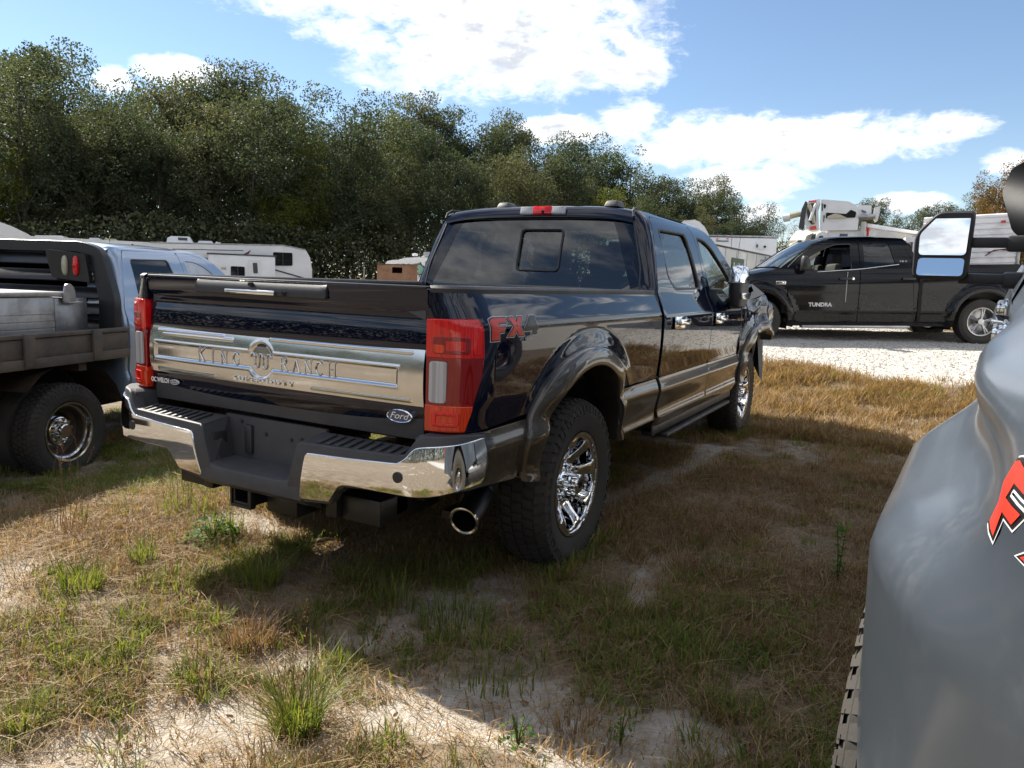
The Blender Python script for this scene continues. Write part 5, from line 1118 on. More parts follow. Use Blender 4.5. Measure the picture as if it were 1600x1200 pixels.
for nm, a, c in (('window', (424, 394), (453, 415)), ('window', (361.5, 416), (381.5, 432))):
    w = b.prism(nm, [(a[0], a[1]), (c[0], a[1] + 1), (c[0], c[1]), (a[0], c[1])], -.03 if a[0] > 400 else -.48, .02, 'blackp', r=.05); 
    b.box('window_bar', ((a[0] + c[0]) / 2 - .4, a[1] + 1), ((a[0] + c[0]) / 2 + .4, c[1] - 1), -.05 if a[0] > 400 else -.50, 0, 'greyplastic', w, 0); b.box('window_bar', (a[0] + 1, (a[1] + c[1]) / 2 + 2), (c[0] - 1, (a[1] + c[1]) / 2 + 2.8), -.05 if a[0] > 400 else -.50, 0, 'greyplastic', w, 0)
d_ = b.prism('door', [(386, 406), (405, 406), (406, 440), (386, 440)], -.475, -.44, 'whitep', r=.08); b.prism('door_window', [(393, 411), (399.5, 411), (400.5, 427), (394, 427)], -.49, -.46, 'greyplastic', d_, r=.03)
b.prism('swoosh_graphic', [(383, 396), (391, 391), (388, 397), (380, 399)], -.012, .02, 'maroon'); b.tube('swoosh_line', [(300, 396), (340, 409), (365, 406), (385, 396)], -.01, .02, 'greyplastic'); b.tube('swoosh_line', [(385, 430), (400, 424), (428, 422), (445, 427), (475, 436)], -.01, .025, 'greyplastic')
b.tube('roof_edge_trim', [(250, 381.5), (440, 383.5), (473, 390)], -.01, .02, 'alu'); b.tube('trim_line', [(280, 391), (380, 392)], -.005, .012, 'greyplastic')
a_ = b.prism('air_conditioner', [(269, 382), (271, 373), (276, 370.5), (302, 371), (307, 380), (307, 383)], .7, 1.6, 'whitep'); b.box('vent_grille', (286, 372.5), (299, 377), .68, .7, 'greyplastic', a_, 0)
b.prism('roof_vent', [(313, 381), (315, 377), (334, 377), (336, 382)], .8, 1.3, 'whitep'); b.prism('roof_vent', [(338, 381), (341, 378), (346, 380), (348, 382)], .6, 1.0, 'whitep'); b.prism('roof_vent', [(252, 382), (256, 380), (266, 380), (270, 382)], .4, .9, 'cream')
b.prism('roof_vent', [(98, 379), (101, 373.5), (134, 373.5), (142, 380)], .2, 1.0, 'whitep'); b.prism('roof_vent', [(168, 381), (169, 376), (181, 376), (188, 382)], .2, .7, 'whitep'); b.prism('roof_vent', [(187, 382), (189, 376), (203, 377), (211, 383)], .2, .7, 'cream')
b.box('utility_plate', (348, 417), (355, 421), -.47, -.44, 'cream')
b = BG('rounded_trailer', 'white trailer with a rounded streaked roof at the far left edge', 'trailer', (-13.58, 4.92), -62.6, 20, .0129, 410.4)
b.prism('body', [(-190, 352), (-120, 344), (-40, 343), (0, 347), (20, 355), (40, 366), (55, 377), (66, 386), (72, 400), (78, 470), (-190, 470)], 0, 2.3, 'whitep', smooth=60); b.tube('seam', [(-190, 376), (0, 375), (62, 387)], -.005, .009, 'greyplastic')
b = BG('plywood_box', 'rusty stained plywood box with a small square hole standing behind the pickup bed', 'box', (-7.38, 9.29), -37.7, 620, .0137, 432.4)
mb = MB(); x0, x1 = b.X(590), b.X(652); zt = b.Z(620, 413.5); hx0, hx1, hz0, hz1 = b.X(613), b.X(628.5), b.Z(620, 427), b.Z(620, 418)
for a in ((x0, x1, hz1, zt), (x0, x1, .2, hz0), (x0, hx0, hz0, hz1), (hx1, x1, hz0, hz1)): mb.bx(a[0], a[1], 0, .02, a[2], a[3])
mb.build('front_panel', 'rust', b.t); mb = MB(); mb.bx(x0, x0 + .02, .022, .7, .2, zt); mb.bx(x1 - .02, x1, .022, .7, .2, zt); mb.bx(x0 + .02, x1 - .02, .68, .7, .2, zt); mb.bx(x0 + .02, x1 - .02, .022, .68, zt - .02, zt); mb.build('box_shell', 'rust', b.t)
b.tube('rim_strip', [(590, 413.5), (652, 414)], -.005, .008, 'steel')
b = BG('white_van', 'white van with peeling paint and green tinted side window behind the rusty box', 'van', (-9.42, 12.76), -36.2, 650, .0172, 433.5)
b.prism('body', [(604, 413), (606, 409.5), (615, 407.8), (650, 407.5), (657, 410), (668, 423), (682, 431), (690, 434), (692, 480), (604, 480)], 0, 1.7, 'peel'); b.prism('roof', [(603, 413), (606, 408.5), (615, 406.8), (650, 406.8), (655, 409.5), (652, 412)], -.03, 1.73, 'whitep', smooth=50)
b.prism('side_window', [(653, 413), (657, 413.5), (670, 427.5), (653, 429)], -.02, .02, 'greenbag', r=.02); b.tube('window_frame', [(653, 413), (657, 413), (671, 428.5), (653, 429.5)], -.02, .014, 'plastic'); b.box('door_mirror', (674, 427), (681, 434), -.2, -.05, 'whitep')
b = BG('box_ambulance', 'white box bodied ambulance with a maroon rear window beside the cab pillar', 'ambulance', (-11.46, 16.23), -35.3, 670, .0207, 434.2)
b.prism('body', [(655, 403), (690, 403.5), (700, 404), (700, 480), (655, 480)], 0, 2.2, 'whitep', r=.02); b.prism('cab_roof', [(622, 409), (624, 406), (634, 403.5), (655, 402.5), (655, 410)], .1, 2.0, 'whitep', smooth=50)
for x in (635, 639, 643): b.box('clearance_lamp', (x, 407), (x + 1.4, 408), .07, .1, 'black', None, 0)
b.prism('side_window', [(664, 409), (678, 409), (679, 428), (666, 427)], -.02, .02, 'maroon', r=.06); b.box('window_sill_mark', (670, 411), (674, 412), -.03, 0, 'cream', None, 0); b.tube('roof_dish', [(643, 398), (647, 397), (652, 398)], 1.0, .04, 'whitep'); b.box('dish_mast', (646.5, 398), (647.5, 403), .98, 1.02, 'alu')
b.box('roof_unit', (661, 393.5), (671, 401.5), .6, 1.4, 'alu'); b.box('roof_unit', (672, 394), (684, 402.5), .6, 1.4, 'greyplastic'); b.prism('rear_lamp_housing', [(683, 389), (698, 388.5), (697, 404), (686, 404)], 1.2, 1.8, 'whitep', r=.05)
for i, (px_, top_) in enumerate(((578.5, 417), (576, 431))):
    b = BG('stake', ['tall thin pale stake left of the rusty box', 'short leaning stake left of the rusty box'][i], 'stake', (-8.5 - i * .3, 9.6), -38.5, 580, .0142, 431); b.tube('shaft', [(px_ - i * 4, top_), (px_, 445), (px_, 520)], 0, .012, 'alu')
b = BG('white_van', 'white van roof with a ladder bar showing over the blue cab roof', 'van', (-2.38, 13.99), -15.4, 1085, .0152, 449.5)
b.prism('body', [(1040, 352), (1072, 350), (1084, 347), (1092, 350), (1100, 358), (1106, 368), (1112, 400), (1118, 440), (1040, 440)], 0, 1.8, 'whitep', smooth=50); b.tube('roof_bar', [(1066, 347), (1086, 345.5)], .5, .03, 'alu'); b.box('bar_upright', (1085, 344.5), (1088, 353), .45, .55, 'plastic')
# two enclosed trailers
b = BG('enclosed_trailer', 'tall white enclosed trailer behind the one with the green sign', 'enclosed trailer', (-5.41, 27.66), -14.1, 1112, .0269, 450.4)
b.box('body', (1060, 371), (1207, 470), 0, 2.4, 'whitep'); b.box('top_rail', (1059, 370), (1208, 373), -.03, 2.43, 'alu'); 
for x in (1119, 1134): b.box('clearance_lamp', (x, 375), (x + 3, 376.5), -.04, 0, 'red', None, 0)
b.box('panel_seam', (1141.5, 373), (1142, 440), -.012, 0, 'greyplastic', None, 0); h_ = b.box('hatch', (1178, 381), (1190, 392), -.05, 0, 'whitep'); b.box('hatch_hinge', (1178, 385), (1180, 389.5), -.09, -.05, 'black', h_); b.box('hatch_hinge', (1188.5, 387), (1192, 390), -.09, -.05, 'black', h_); b.box('side_lamp', (1119, 378), (1137, 380), -.03, 0, 'greyplastic', None, 0)
t = thing('enclosed_trailer', 'lower white cargo trailer with a green Back Yard sign and an open black doorway', 'enclosed trailer', (-3.08, 17.94, 0), (0, 0, math.atan2(25.9 - 17.94, -2.64 + 3.08)))
L = math.hypot(25.9 - 17.94, .44); zt = 2.68
mb = MB(); mb.bx(-2, L, 0, 2.2, .95, zt, .01); mb.build('body', 'whitep', t)
for side_z in (zt,): mb = MB(); mb.bx(-2.02, L + .02, -.02, 2.22, zt - .005, zt + .05, .01); mb.build('roof_rail', 'greyplastic', t)
for i in range(6): mb = MB(); mb.bx(.6 + 1.25 * i, .615 + 1.25 * i, -.006, 0, 1.0, zt - .01); mb.build('panel_seam', 'greyplastic', t)
mb = MB(); mb.bx(2.55, 3.95, -.03, 0, 1.30, 2.42, .004); sg = mb.build('sign', 'green', t)
mb = MB(); mb.bx(2.60, 3.9, -.034, -.030, 1.74, 1.86); mb.build('green_stripe', 'greenbag', sg)
put_text('lettering', 'Back Yard', .44, (3.25, -.037, 2.10), (1, 0, 0), (0, 0, 1), 'white', sg, sx=.60, extrude=.002, bold=.008); put_text('lettering', 'BURGERS', .28, (3.25, -.037, 1.53), (1, 0, 0), (0, 0, 1), 'white', sg, sx=.75, extrude=.002)
mb = MB(); mb.bx(6.35, 7.35, -.012, .02, 1.2, 2.42); dw = mb.build('doorway', 'black', t); mb = MB(); mb.bx(6.25, 6.34, -.10, .0, 1.15, 2.45, .005); mb.build('open_door', 'whitep', dw); mb = MB(); mb.bx(6.2, 7.45, -.03, 0, 2.45, 2.52, .01); mb.build('drip_rail', 'alu', dw)
b = BG('low_white_trailer', 'low pale sided trailer between the sign trailer and the black pickup', 'utility trailer', (-1.9, 24.8), -8.6, 1235, .0232, 455)
b.prism('side', [(1206, 403), (1240, 402.5), (1240, 470), (1206, 470)], 0, 2.0, 'whitep'); b.prism('side', [(1241, 403), (1250, 405), (1262, 411), (1270, 420), (1270, 470), (1241, 470)], .05, 2.0, 'whitep'); b.tube('top_rail', [(1206, 402.5), (1240, 402)], -.01, .025, 'steel')
# bucket truck with its booms folded
b = BG('bucket_truck', 'white bucket truck with folded boom arms and looping hoses above the black pickup', 'bucket truck', (-.07, 20.5), -5.9, 1300, .0192, 457.4)
up = b.prism('upper_boom', [(1279, 315.5), (1318, 320.5), (1331, 328), (1334, 346), (1334, 364), (1281, 362.5)], 0, .55, 'whitep', r=.04)
b.prism('boom_recess', [(1288, 336), (1316, 339), (1322, 333), (1330, 337), (1329, 345), (1288, 344.5)], -.02, .02, 'black', up, r=.03); b.prism('recess_ram', [(1290, 342), (1300, 338), (1308, 340), (1318, 345), (1290, 345)], -.06, -.02, 'cream', up, r=.03)
b.prism('hinge_cheek', [(1261, 318), (1278.5, 315.5), (1276, 330), (1280, 362), (1270, 363.5), (1262, 360), (1258, 350), (1259, 335)], -.10, .6, 'whitep', up, r=.05)
b.prism('hinge_opening', [(1262, 322), (1274, 321), (1273, 334), (1275, 350), (1270, 355), (1264, 348), (1260, 334)], -.13, -.09, 'greyplastic', up, r=.06); b.tube('hose', [(1263, 324), (1267, 334), (1271, 344), (1272, 352)], -.16, .05, 'cream', up); b.tube('hose', [(1273, 323), (1270, 330), (1268, 340), (1266, 348)], -.18, .045, 'whitep', up)
b.prism('guard', [(1252.5, 330), (1257, 318), (1260, 320), (1259, 340), (1257, 361), (1250.5, 358)], -.12, .5, 'greyplastic', up); b.prism('caution_label', [(1266, 357), (1275, 355.5), (1277, 361), (1268, 362)], -.118, -.10, 'orange', up)
for i in range(4): b.box('red_label_mark', (1261.5 + i * 2.9, 317.5), (1263.8 + i * 2.9, 320), -.115, -.10, 'red', up, 0)
b.tube('bucket_arm', [(1225, 340), (1238, 338), (1252, 335)], .2, .09, 'cream', up); b.tube('winch_drum', [(1226, 341), (1236, 340)], .2, .12, 'whitep', up)
b.prism('slot', [(1283, 323), (1287, 324), (1286, 330), (1284, 329)], -.015, .02, 'black', up, r=.02); b.prism('slot', [(1280.5, 322), (1282, 322), (1283, 333), (1281.5, 333)], -.015, .02, 'greyplastic', up); b.prism('slot', [(1284.5, 340), (1286.5, 340), (1286, 350), (1285, 350)], -.015, .02, 'greyplastic', up)
br = b.prism('end_bracket', [(1331, 326), (1350, 327), (1351, 340), (1334, 344)], .1, .3, 'whitep', None, r=.03); b.tube('ram', [(1334, 344), (1345, 345), (1356, 344)], .0, .07, 'alu', br); b.prism('end_post', [(1354, 331), (1362, 329), (1360, 350), (1357, 352), (1354, 345)], .0, .3, 'whitep', br); b.prism('blue_cap', [(1337, 333), (1343, 336), (1344, 338), (1338, 337)], .06, .1, 'ovalblue', br)
lo_ = b.prism('lower_boom', [(1291, 364), (1310, 363.5), (1360, 366), (1360, 392), (1290, 392)], .1, .6, 'whitep', r=.03); b.box('name_plate', (1310, 368), (1321, 374), .08, .11, 'ovalblue', lo_, 0)
kn = b.prism('knuckle', [(1279, 366), (1291, 364.5), (1291, 392), (1276, 395), (1275, 376)], -.1, .6, 'whitep', lo_, r=.08); b.prism('knuckle_hole', [(1281, 371), (1287, 371), (1288, 380), (1284, 382), (1280, 379)], -.13, -.09, 'greyplastic', kn, r=.08); b.prism('knuckle_guard', [(1271, 370), (1276, 367), (1275, 380), (1270, 392), (1266, 390)], -.08, .5, 'greyplastic', kn)
b.tube('hose', [(1276, 376), (1268, 378), (1262, 382), (1250, 381), (1243, 385), (1240, 392), (1243, 397), (1250, 396)], .0, .085, 'cream', lo_); b.tube('hose', [(1274, 370), (1266, 373), (1265, 380)], .1, .09, 'cream', lo_); b.tube('hose', [(1243, 396), (1255, 392), (1268, 393), (1280, 391)], .15, .07, 'cream', lo_); b.tube('hose_clamp', [(1253, 377), (1255, 387)], -.05, .06, 'greyplastic', lo_)
b.box('service_body', (1270, 398), (1400, 440), 0, 2.2, 'whitep'); b.box('cab', (1400, 375), (1440, 440), 0, 2.0, 'whitep')
# dump trailer and ribbed trailer
t = thing('dump_trailer', 'long beige dump trailer behind the black pickup roof', 'dump trailer', (.69, 20.57, 0), (0, 0, math.atan2(6.05, 2.6)))
mb = MB(); L = 7.2; mb.prism([(0, 3.02), (.35, 3.34), (L, 3.42), (L, 1.8), (0, 1.8)], (0, 0, 0), (1, 0, 0), (0, 0, 1), (0, 2.3, 0)); mb.build('body', 'beige', t); mb = MB(); mb.bx(.2, L, -.06, .04, 3.36, 3.47, .02); mb.build('top_rail', 'whitep', t)
mb = MB(); mb.bx(3.2, 3.9, -.02, 0, 2.9, 3.3); mb.build('tarp_patch', 'greyplastic', t); mb = MB(); mb.bx(-.04, .04, -.10, .02, 1.8, 3.5, .01); mb.build('rear_post', 'beige', t); mb = MB(); mb.bx(.16, .30, -.12, -.05, 2.95, 3.35, .03); mb.build('marker_light', 'red', t); mb = MB(); mb.bx(.16, .30, -.12, -.05, 2.6, 2.93, .02); mb.build('marker_plate', 'whitep', t)
b = BG('ribbed_trailer', 'silver horizontally ribbed trailer seen past the tow mirror', 'trailer', (3.0, 22.6), 1.5, 1480, .0193, 464)
mb = MB(); prof = []; z = 1.2; x0, x1 = b.X(1440), b.X(1571); tl = 0.04
while z < 3.75: prof += [(0, z), (-.035, z + .03), (-.035, z + .09), (0, z + .12)]; z += .165
mb.rings([[(x, p[0], p[1] + (x - x0) * .05) for x in (x0, (x0 + x1) / 2, x1)] for p in prof], closed=False, cap=False); mb.bx(x0, x1, .02, 2.4, 1.1, 3.72); mb.build('ribbed_side', 'silver', b.t, smooth=25)
b.box('end_post', (1566, 342), (1571, 440), -.05, .05, 'alu'); 
for x in (1542, 1560): b.prism('clearance_lamp', [(x, 350), (x + 6, 350), (x + 6, 353.5), (x, 353.5)], -.08, -.03, 'red', r=.02)
b.tube('stripe', [(1527, 402), (1537, 394), (1556, 392)], -.06, .015, 'maroon'); b.tube('stripe', [(1530, 397), (1545, 393), (1568, 396)], -.06, .012, 'plastic'); b.prism('roof_vent', [(1515, 341), (1522, 338), (1532, 339), (1538, 342)], .4, 1.0, 'cream')
# ---- on the lane side (these show in the paint of the blue truck)
t = thing('shop_building', 'white metal shop building with a blue base band across the lane', 'building', (17, 9, 0), (0, 0, R(92)))
mb = MB(); mb.bx(-9, 9, 0, 6, .0, 4.2, .02); mb.build('wall', 'whitep', t); mb = MB(); mb.bx(-9.02, 9.02, -.03, 0, .3, 1.2); mb.build('blue_band', 'ovalblue', t)
mb = MB(); mb.prism([(-9.3, 4.2), (9.3, 4.2), (9.3, 4.32), (-9.3, 4.32)], (0, -.3, 0), (1, 0, 0), (0, 0, 1), (0, 6.6, 0)); mb.build('roof', 'alu', t)
for i in range(4): mb = MB(); mb.bx(-7 + i * 4, -5.2 + i * 4, -.05, 0, 1.3, 2.6, .01); mb.build('window', 'blackp', t)
for nm, lb, xy, rot in (('maroon_car', 'maroon sedan parked across the lane, seen in reflections', (12.5, 2.0), 100), ('silver_car', 'silver sedan parked across the lane, seen in reflections', (12.8, 6.5), 82)):
    t = thing(nm, lb, 'car', (*xy, .0), (0, 0, R(rot)))
    prof = rc([(-2.2, .35), (-2.2, .85), (-1.5, .95), (-1.0, 1.38), (.35, 1.42), (1.05, .98), (2.1, .82), (2.25, .55), (2.2, .3)], .15); mb = MB(); mb.prism(prof, (0, -.85, 0), (1, 0, 0), (0, 0, 1), (0, 1.7, 0)); mb.build('body', 'maroon' if 'maroon' in nm else 'alu', t)
    mb = MB(); mb.prism(rc([(-1.25, .98), (-.85, 1.32), (.3, 1.35), (.85, .98)], .06), (0, -.86, 0), (1, 0, 0), (0, 0, 1), (0, 1.72, 0)); mb.build('windows', 'blackp', t)
    for x in (-1.35, 1.35):
        for y in (-.80, .80): w_ = wheel(t, 0, 0, .32, 1, 'plain', w=.2, tread=False, rim_r=.2); w_.location = (x, y, .32); w_.rotation_euler = (0, 0, R(90 if y > 0 else -90))
# antenna of the blue truck
mb = MB(); mb.tube([(.86, 3.70, 1.38), (.87, 3.70, 1.62), (.89, 3.69, 1.92)], [.006, .003, .002], 6); mb.build('antenna', 'plastic', blue)
# ------------------------------------------------------------------ vegetation
def leaf_mat(name, cols, trans=.42, rough=.62, spec=.14):
    m, g = new_mat(name); a = g.n('ShaderNodeAttribute', attribute_name='lc').outputs['Fac']; oi = g.n('ShaderNodeObjectInfo').outputs['Random']
    t = g.m('ADD', g.m('MULTIPLY', a, .75), g.m('MULTIPLY', oi, .25))
    c = g.ramp(t, [(i / (len(cols) - 1), q) for i, q in enumerate(cols)])
    p = bsdf(g, c, rough, spec=spec); tr = g.n('ShaderNodeBsdfTranslucent'); g.l(g.mix(1.0, c, (1.3, 1.25, .7), 'MULTIPLY'), tr.inputs[0])
    mx = g.n('ShaderNodeMixShader'); mx.inputs[0].default_value = trans; g.l(p, mx.inputs[1]); g.l(tr.outputs[0], mx.inputs[2]); fin_mat(g, mx.outputs[0]); return m
LM = [leaf_mat('foliage_dark', [(.028, .044, .028), (.046, .064, .039), (.070, .088, .052), (.105, .112, .064)]),
      leaf_mat('foliage_olive', [(.040, .052, .031), (.066, .078, .045), (.096, .104, .060), (.13, .105, .056)]),
      leaf_mat('foliage_fresh', [(.030, .048, .012), (.060, .085, .020), (.10, .115, .026), (.16, .14, .03)]),
      leaf_mat('foliage_rust', [(.06, .05, .025), (.11, .075, .03), (.17, .10, .035), (.20, .13, .05)])]
BARK = rough_mat('bark', (.075, .062, .05), .9, scale=6, bmp=.6, grain=30)
BARKP = rough_mat('pale_bark', (.22, .20, .18), .9, scale=6)
def raw_mesh(name, v, f, attr=None, n=4):
    me = bpy.data.meshes.new(name); me.vertices.add(len(v)); me.vertices.foreach_set('co', np.ascontiguousarray(v, np.float32).ravel()); me.loops.add(f.size); me.loops.foreach_set('vertex_index', np.ascontiguousarray(f, np.int32).ravel())
    me.polygons.add(len(f)); me.polygons.foreach_set('loop_start', np.arange(0, f.size, n)); me.polygons.foreach_set('loop_total', np.full(len(f), n))
    if attr is not None: a = me.attributes.new('lc', 'FLOAT', 'POINT'); a.data.foreach_set('value', np.ascontiguousarray(attr, np.float32).ravel())
    me.update(calc_edges=True); return me
def leaves(cent, size, rs, up=.35, aspect=.62):
    n = len(cent); nrm = rs.normal(size=(n, 3)); nrm[:, 2] = nrm[:, 2] + up * np.sign(nrm[:, 2] + .3); nrm /= np.linalg.norm(nrm, axis=1, keepdims=True)
    t = rs.normal(size=(n, 3)); t -= nrm * (t * nrm).sum(1, keepdims=True); t /= np.linalg.norm(t, axis=1, keepdims=True); b = np.cross(nrm, t); s = size[:, None]
    v = np.stack([cent - t * s * .5, cent - b * s * .5 * aspect + nrm * s * .06, cent + t * s * .5, cent + b * s * .5 * aspect + nrm * s * .06], 1)
    return v.reshape(-1, 3), np.arange(n * 4).reshape(n, 4)
def crown_mesh(seed, H=11., RW=3.0, n=9500, base=.18, clumps=70, leaf=.130, sparse=0., narrow=1.):
    rs = np.random.RandomState(seed); cs = []
    lobes = [(rs.uniform(-.5, .5) * RW, rs.uniform(-.5, .5) * RW, H * rs.uniform(.45, .8), RW * rs.uniform(.5, .85)) for _ in range(5)] + [(0, 0, H * .80, RW * .55), (0, 0, H * .5, RW * .8)]
    for _ in range(clumps):
        lx, ly, lz, lr = lobes[rs.randint(len(lobes))]; d_ = rs.normal(size=3); d_ /= np.linalg.norm(d_); r = lr * rs.uniform(.55, 1.05)
        p = np.array([lx + d_[0] * r, ly + d_[1] * r, lz + d_[2] * r * 1.15]); p[2] = min(max(p[2], H * base), H * .97); cs.append((p, rs.uniform(.42, 1.0) * RW / 3, rs.rand()))
    w = np.array([c[1] ** 1.6 for c in cs]); w /= w.sum(); pick = rs.choice(len(cs), n, p=w); P = np.array([c[0] for c in cs])[pick]; Rr = np.array([c[1] for c in cs])[pick]; T = np.array([c[2] for c in cs])[pick]
    d_ = rs.normal(size=(n, 3)); d_ /= np.linalg.norm(d_, axis=1, keepdims=True); rad = Rr * rs.uniform(.25, 1.0, n) ** .5 * 1.05
    c = P + d_ * rad[:, None] * np.array([1, 1, .72]); sz = leaf * rs.uniform(.6, 1.35, n)
    v, f = leaves(c, sz, rs); lc = np.clip(T * .55 + rs.rand(n) * .45, 0, 1); me = raw_mesh('crown', v, f, np.repeat(lc, 4)); return me, cs
def trunk_mesh(seed, H, cs, r=.16, nb=14):
    rs = np.random.RandomState(seed + 99); mb = MB(); bend = rs.uniform(-.4, .4, 2); top = H * .86
    at_ = lambda t: Vector((bend[0] * math.sin(t * 2.5), bend[1] * math.sin(t * 2.1), top * t))
    mb.tube([at_(k / 9) for k in range(10)], [r * (1.25 if k == 0 else 1) * (1 - k / 10.5) for k in range(10)], 8)
    for i in range(nb):
        p, rr, _ = cs[rs.randint(len(cs))]; t = min(.8, max(.18, p[2] / top - .22)); a = at_(t); b = Vector(p); m_ = (a + b) / 2 + Vector((0, 0, -.25)); mb.tube([a, m_, b], [r * (1 - t) * .6, r * .28, .02], 5)
    return mb.mesh('trunk', 60)
CR = []
for i in range(9):
    me, cs = crown_mesh(100 + i, n=22000, base=.12 if i < 5 else .06, clumps=84 + 5 * i, RW=2.9 + .25 * (i % 3)); tm = trunk_mesh(i, 11., cs); tm.materials.append(BARK); CR.append((me, tm))
meB, csB = crown_mesh(300, n=4200, clumps=80, leaf=.10); tmB = trunk_mesh(40, 11., csB, nb=46); tmB.materials.append(BARKP)
def tree(x, y, top, k, mi, nm, label, group=None, zb=None, wide=1.0, bare=False):
    z0 = float(gh(x, y)) - .1 if zb is None else zb; H = top - z0; s = H / 10.6
    t = thing(nm, label, 'tree', (x, y, z0), (0, 0, R((k * 73) % 360)), group); t.scale = (s * wide, s * wide, s)
    cme, tme = (meB, tmB) if bare else CR[k % 9]
    key = (cme.name, mi)
    if key not in CRM: c2 = cme.copy(); c2.materials.clear(); c2.materials.append(LM[mi]); CRM[key] = c2
    link('crown', CRM[key], None, t); link('trunk', tme, None, t); return t
CRM = {}
BACK = [(-33.72, 13.8, 10.37, 0), (-32.92, 15.41, 10.88, 0), (-31.6, 15.74, 9.76, 0), (-32.73, 17.76, 10.64, 0), (-28.84, 16.45, 8.77, 0), (-32.22, 20.41, 10.81, 0), (-29.8, 20.36, 10.22, 0), (-30.43, 22.82, 10.94, 0), (-31.15, 25.09, 11.89, 0), (-29.51, 25.46, 11.5, 0), (-26.53, 24.25, 10.08, 0), (-27.13, 26.5, 9.99, 0), (-24.94, 25.83, 9.19, 0), (-24.42, 27.64, 9.65, 0), (-25.17, 30.92, 11.47, 0), (-25.25, 33.39, 12.4, 0), (-23.71, 34.5, 11.5, 0), (-21.73, 34.61, 10.66, 0), (-20.96, 37.42, 10.97, 0), (-19.97, 39.1, 10.89, 0), (-18.02, 37.85, 9.12, 0), (-18.11, 42.23, 9.92, 0), (-17.37, 44.72, 10.96, 0), (-15.78, 45.35, 10.9, 0), (-13.82, 43.93, 8.78, 0), (-13.05, 46.28, 8.75, 0), (-11.07, 44.78, 8.0, 0), (-10.55, 46.99, 8.44, 0), (-8.52, 45.42, 7.06, 0), (-6.99, 45.74, 6.83, 0)]
FRONT = [(-27.24, 11.13, 5.44, 1), (-26.61, 12.36, 6.73, 1), (-25.93, 13.55, 6.13, 1), (-25.98, 15.35, 6.58, 1), (-24.26, 16.08, 6.85, 1), (-23.9, 18.18, 7.1, 1), (-22.02, 18.83, 6.85, 1), (-20.8, 20.09, 6.24, 1), (-20.14, 22.09, 6.66, 1), (-19.28, 24.11, 6.67, 1), (-18.23, 26.13, 6.79, 1), (-16.46, 27.29, 6.45, 1), (-15.56, 30.12, 6.5, 1), (-14.39, 32.94, 6.52, 1), (-12.95, 35.72, 6.49, 1), (-10.64, 36.56, 5.85, 1), (-8.33, 37.24, 5.37, 1), (-6.37, 37.71, 5.06, 1)]
FAR = [(-8.8, 65.73, 7.51, 2), (-5.46, 56.11, 6.98, 2), (-3.26, 71.42, 9.61, 2), (-1.89, 71.51, 9.93, 2), (-0.24, 76.59, 9.06, 2), (1.6, 71.63, 9.22, 2), (3.52, 71.62, 9.41, 2), (5.16, 66.58, 9.24, 2), (5.78, 51.53, 8.76, 2), (6.56, 46.46, 8.93, 2), (7.65, 46.36, 9.27, 2), (10.02, 51.1, 9.56, 2)]
GB = 'tall trees along the back of the wood'; GF = 'shorter trees along the front of the wood'; GR = 'distant trees over the trailers'
def zone_labels(zones, kind):
    out = []
    for n, where in zones:
        w = {1: ['only'], 2: ['left', 'right'], 3: ['leftmost', 'middle', 'rightmost'], 4: ['leftmost', 'second from left', 'second from right', 'rightmost'], 5: ['leftmost', 'second from left', 'middle', 'second from right', 'rightmost']}[n]
        out += ['%s %s %s' % (q, kind, where) for q in w]
    return out
LB = zone_labels([(5, 'above the flatbed headache rack'), (5, 'above the pale flatbed cab and camper'), (4, 'above the camper nose'), (4, 'above the rusty plywood box'), (3, 'above the blue cab, left half'), (3, 'above the blue cab, right half'), (3, 'above the white van roof'), (3, 'above the sign trailer')], 'tall back row oak')
LF = zone_labels([(4, 'behind the flatbed truck'), (4, 'behind the camper'), (4, 'behind the rusty box'), (3, 'behind the blue cab roof'), (3, 'behind the white trailers')], 'bushy front row tree')
for i, (x, y, top, _) in enumerate(BACK): tree(x, y, top, i * 5 + 1, [1, 0, 1, 0, 0, 2, 1, 0, 0][i % 9], 'oak_tree', LB[i], GB, wide=.86)
for i, (x, y, top, _) in enumerate(FRONT): tree(x, y, top + [.6, 2.4, .4, 1.7, 0, 1.3, 2.6][i % 7] * (1.0 if i < 14 else .35), i * 4 + 2, [2, 0, 1, 0, 0, 1, 0][i % 7], 'edge_tree', LF[i], GF, wide=.92)
for i, (x, y, top, _) in enumerate(FAR):
    if i in (0, 1): tree(x, y, top, i, 3, 'bare_tree', ['thin brown half bare tree left of the bucket truck boom', 'thin half bare tree between the white trailer and the boom'][i], bare=True)
    elif i > 7: tree(x, y, top, i * 2, 3, 'autumn_tree', ['leftmost', 'second', 'third', 'rightmost'][i - 8] + ' rusty autumn tree beside the standing black hood panel', GR + ' turned rusty', wide=.8)
    else: tree(x, y, top, i * 3, 1, 'distant_tree', ['first', 'second', 'third', 'fourth', 'fifth', 'last'][i - 2] + ' round green far tree from the boom towards the mirror', GR, wide=.8)
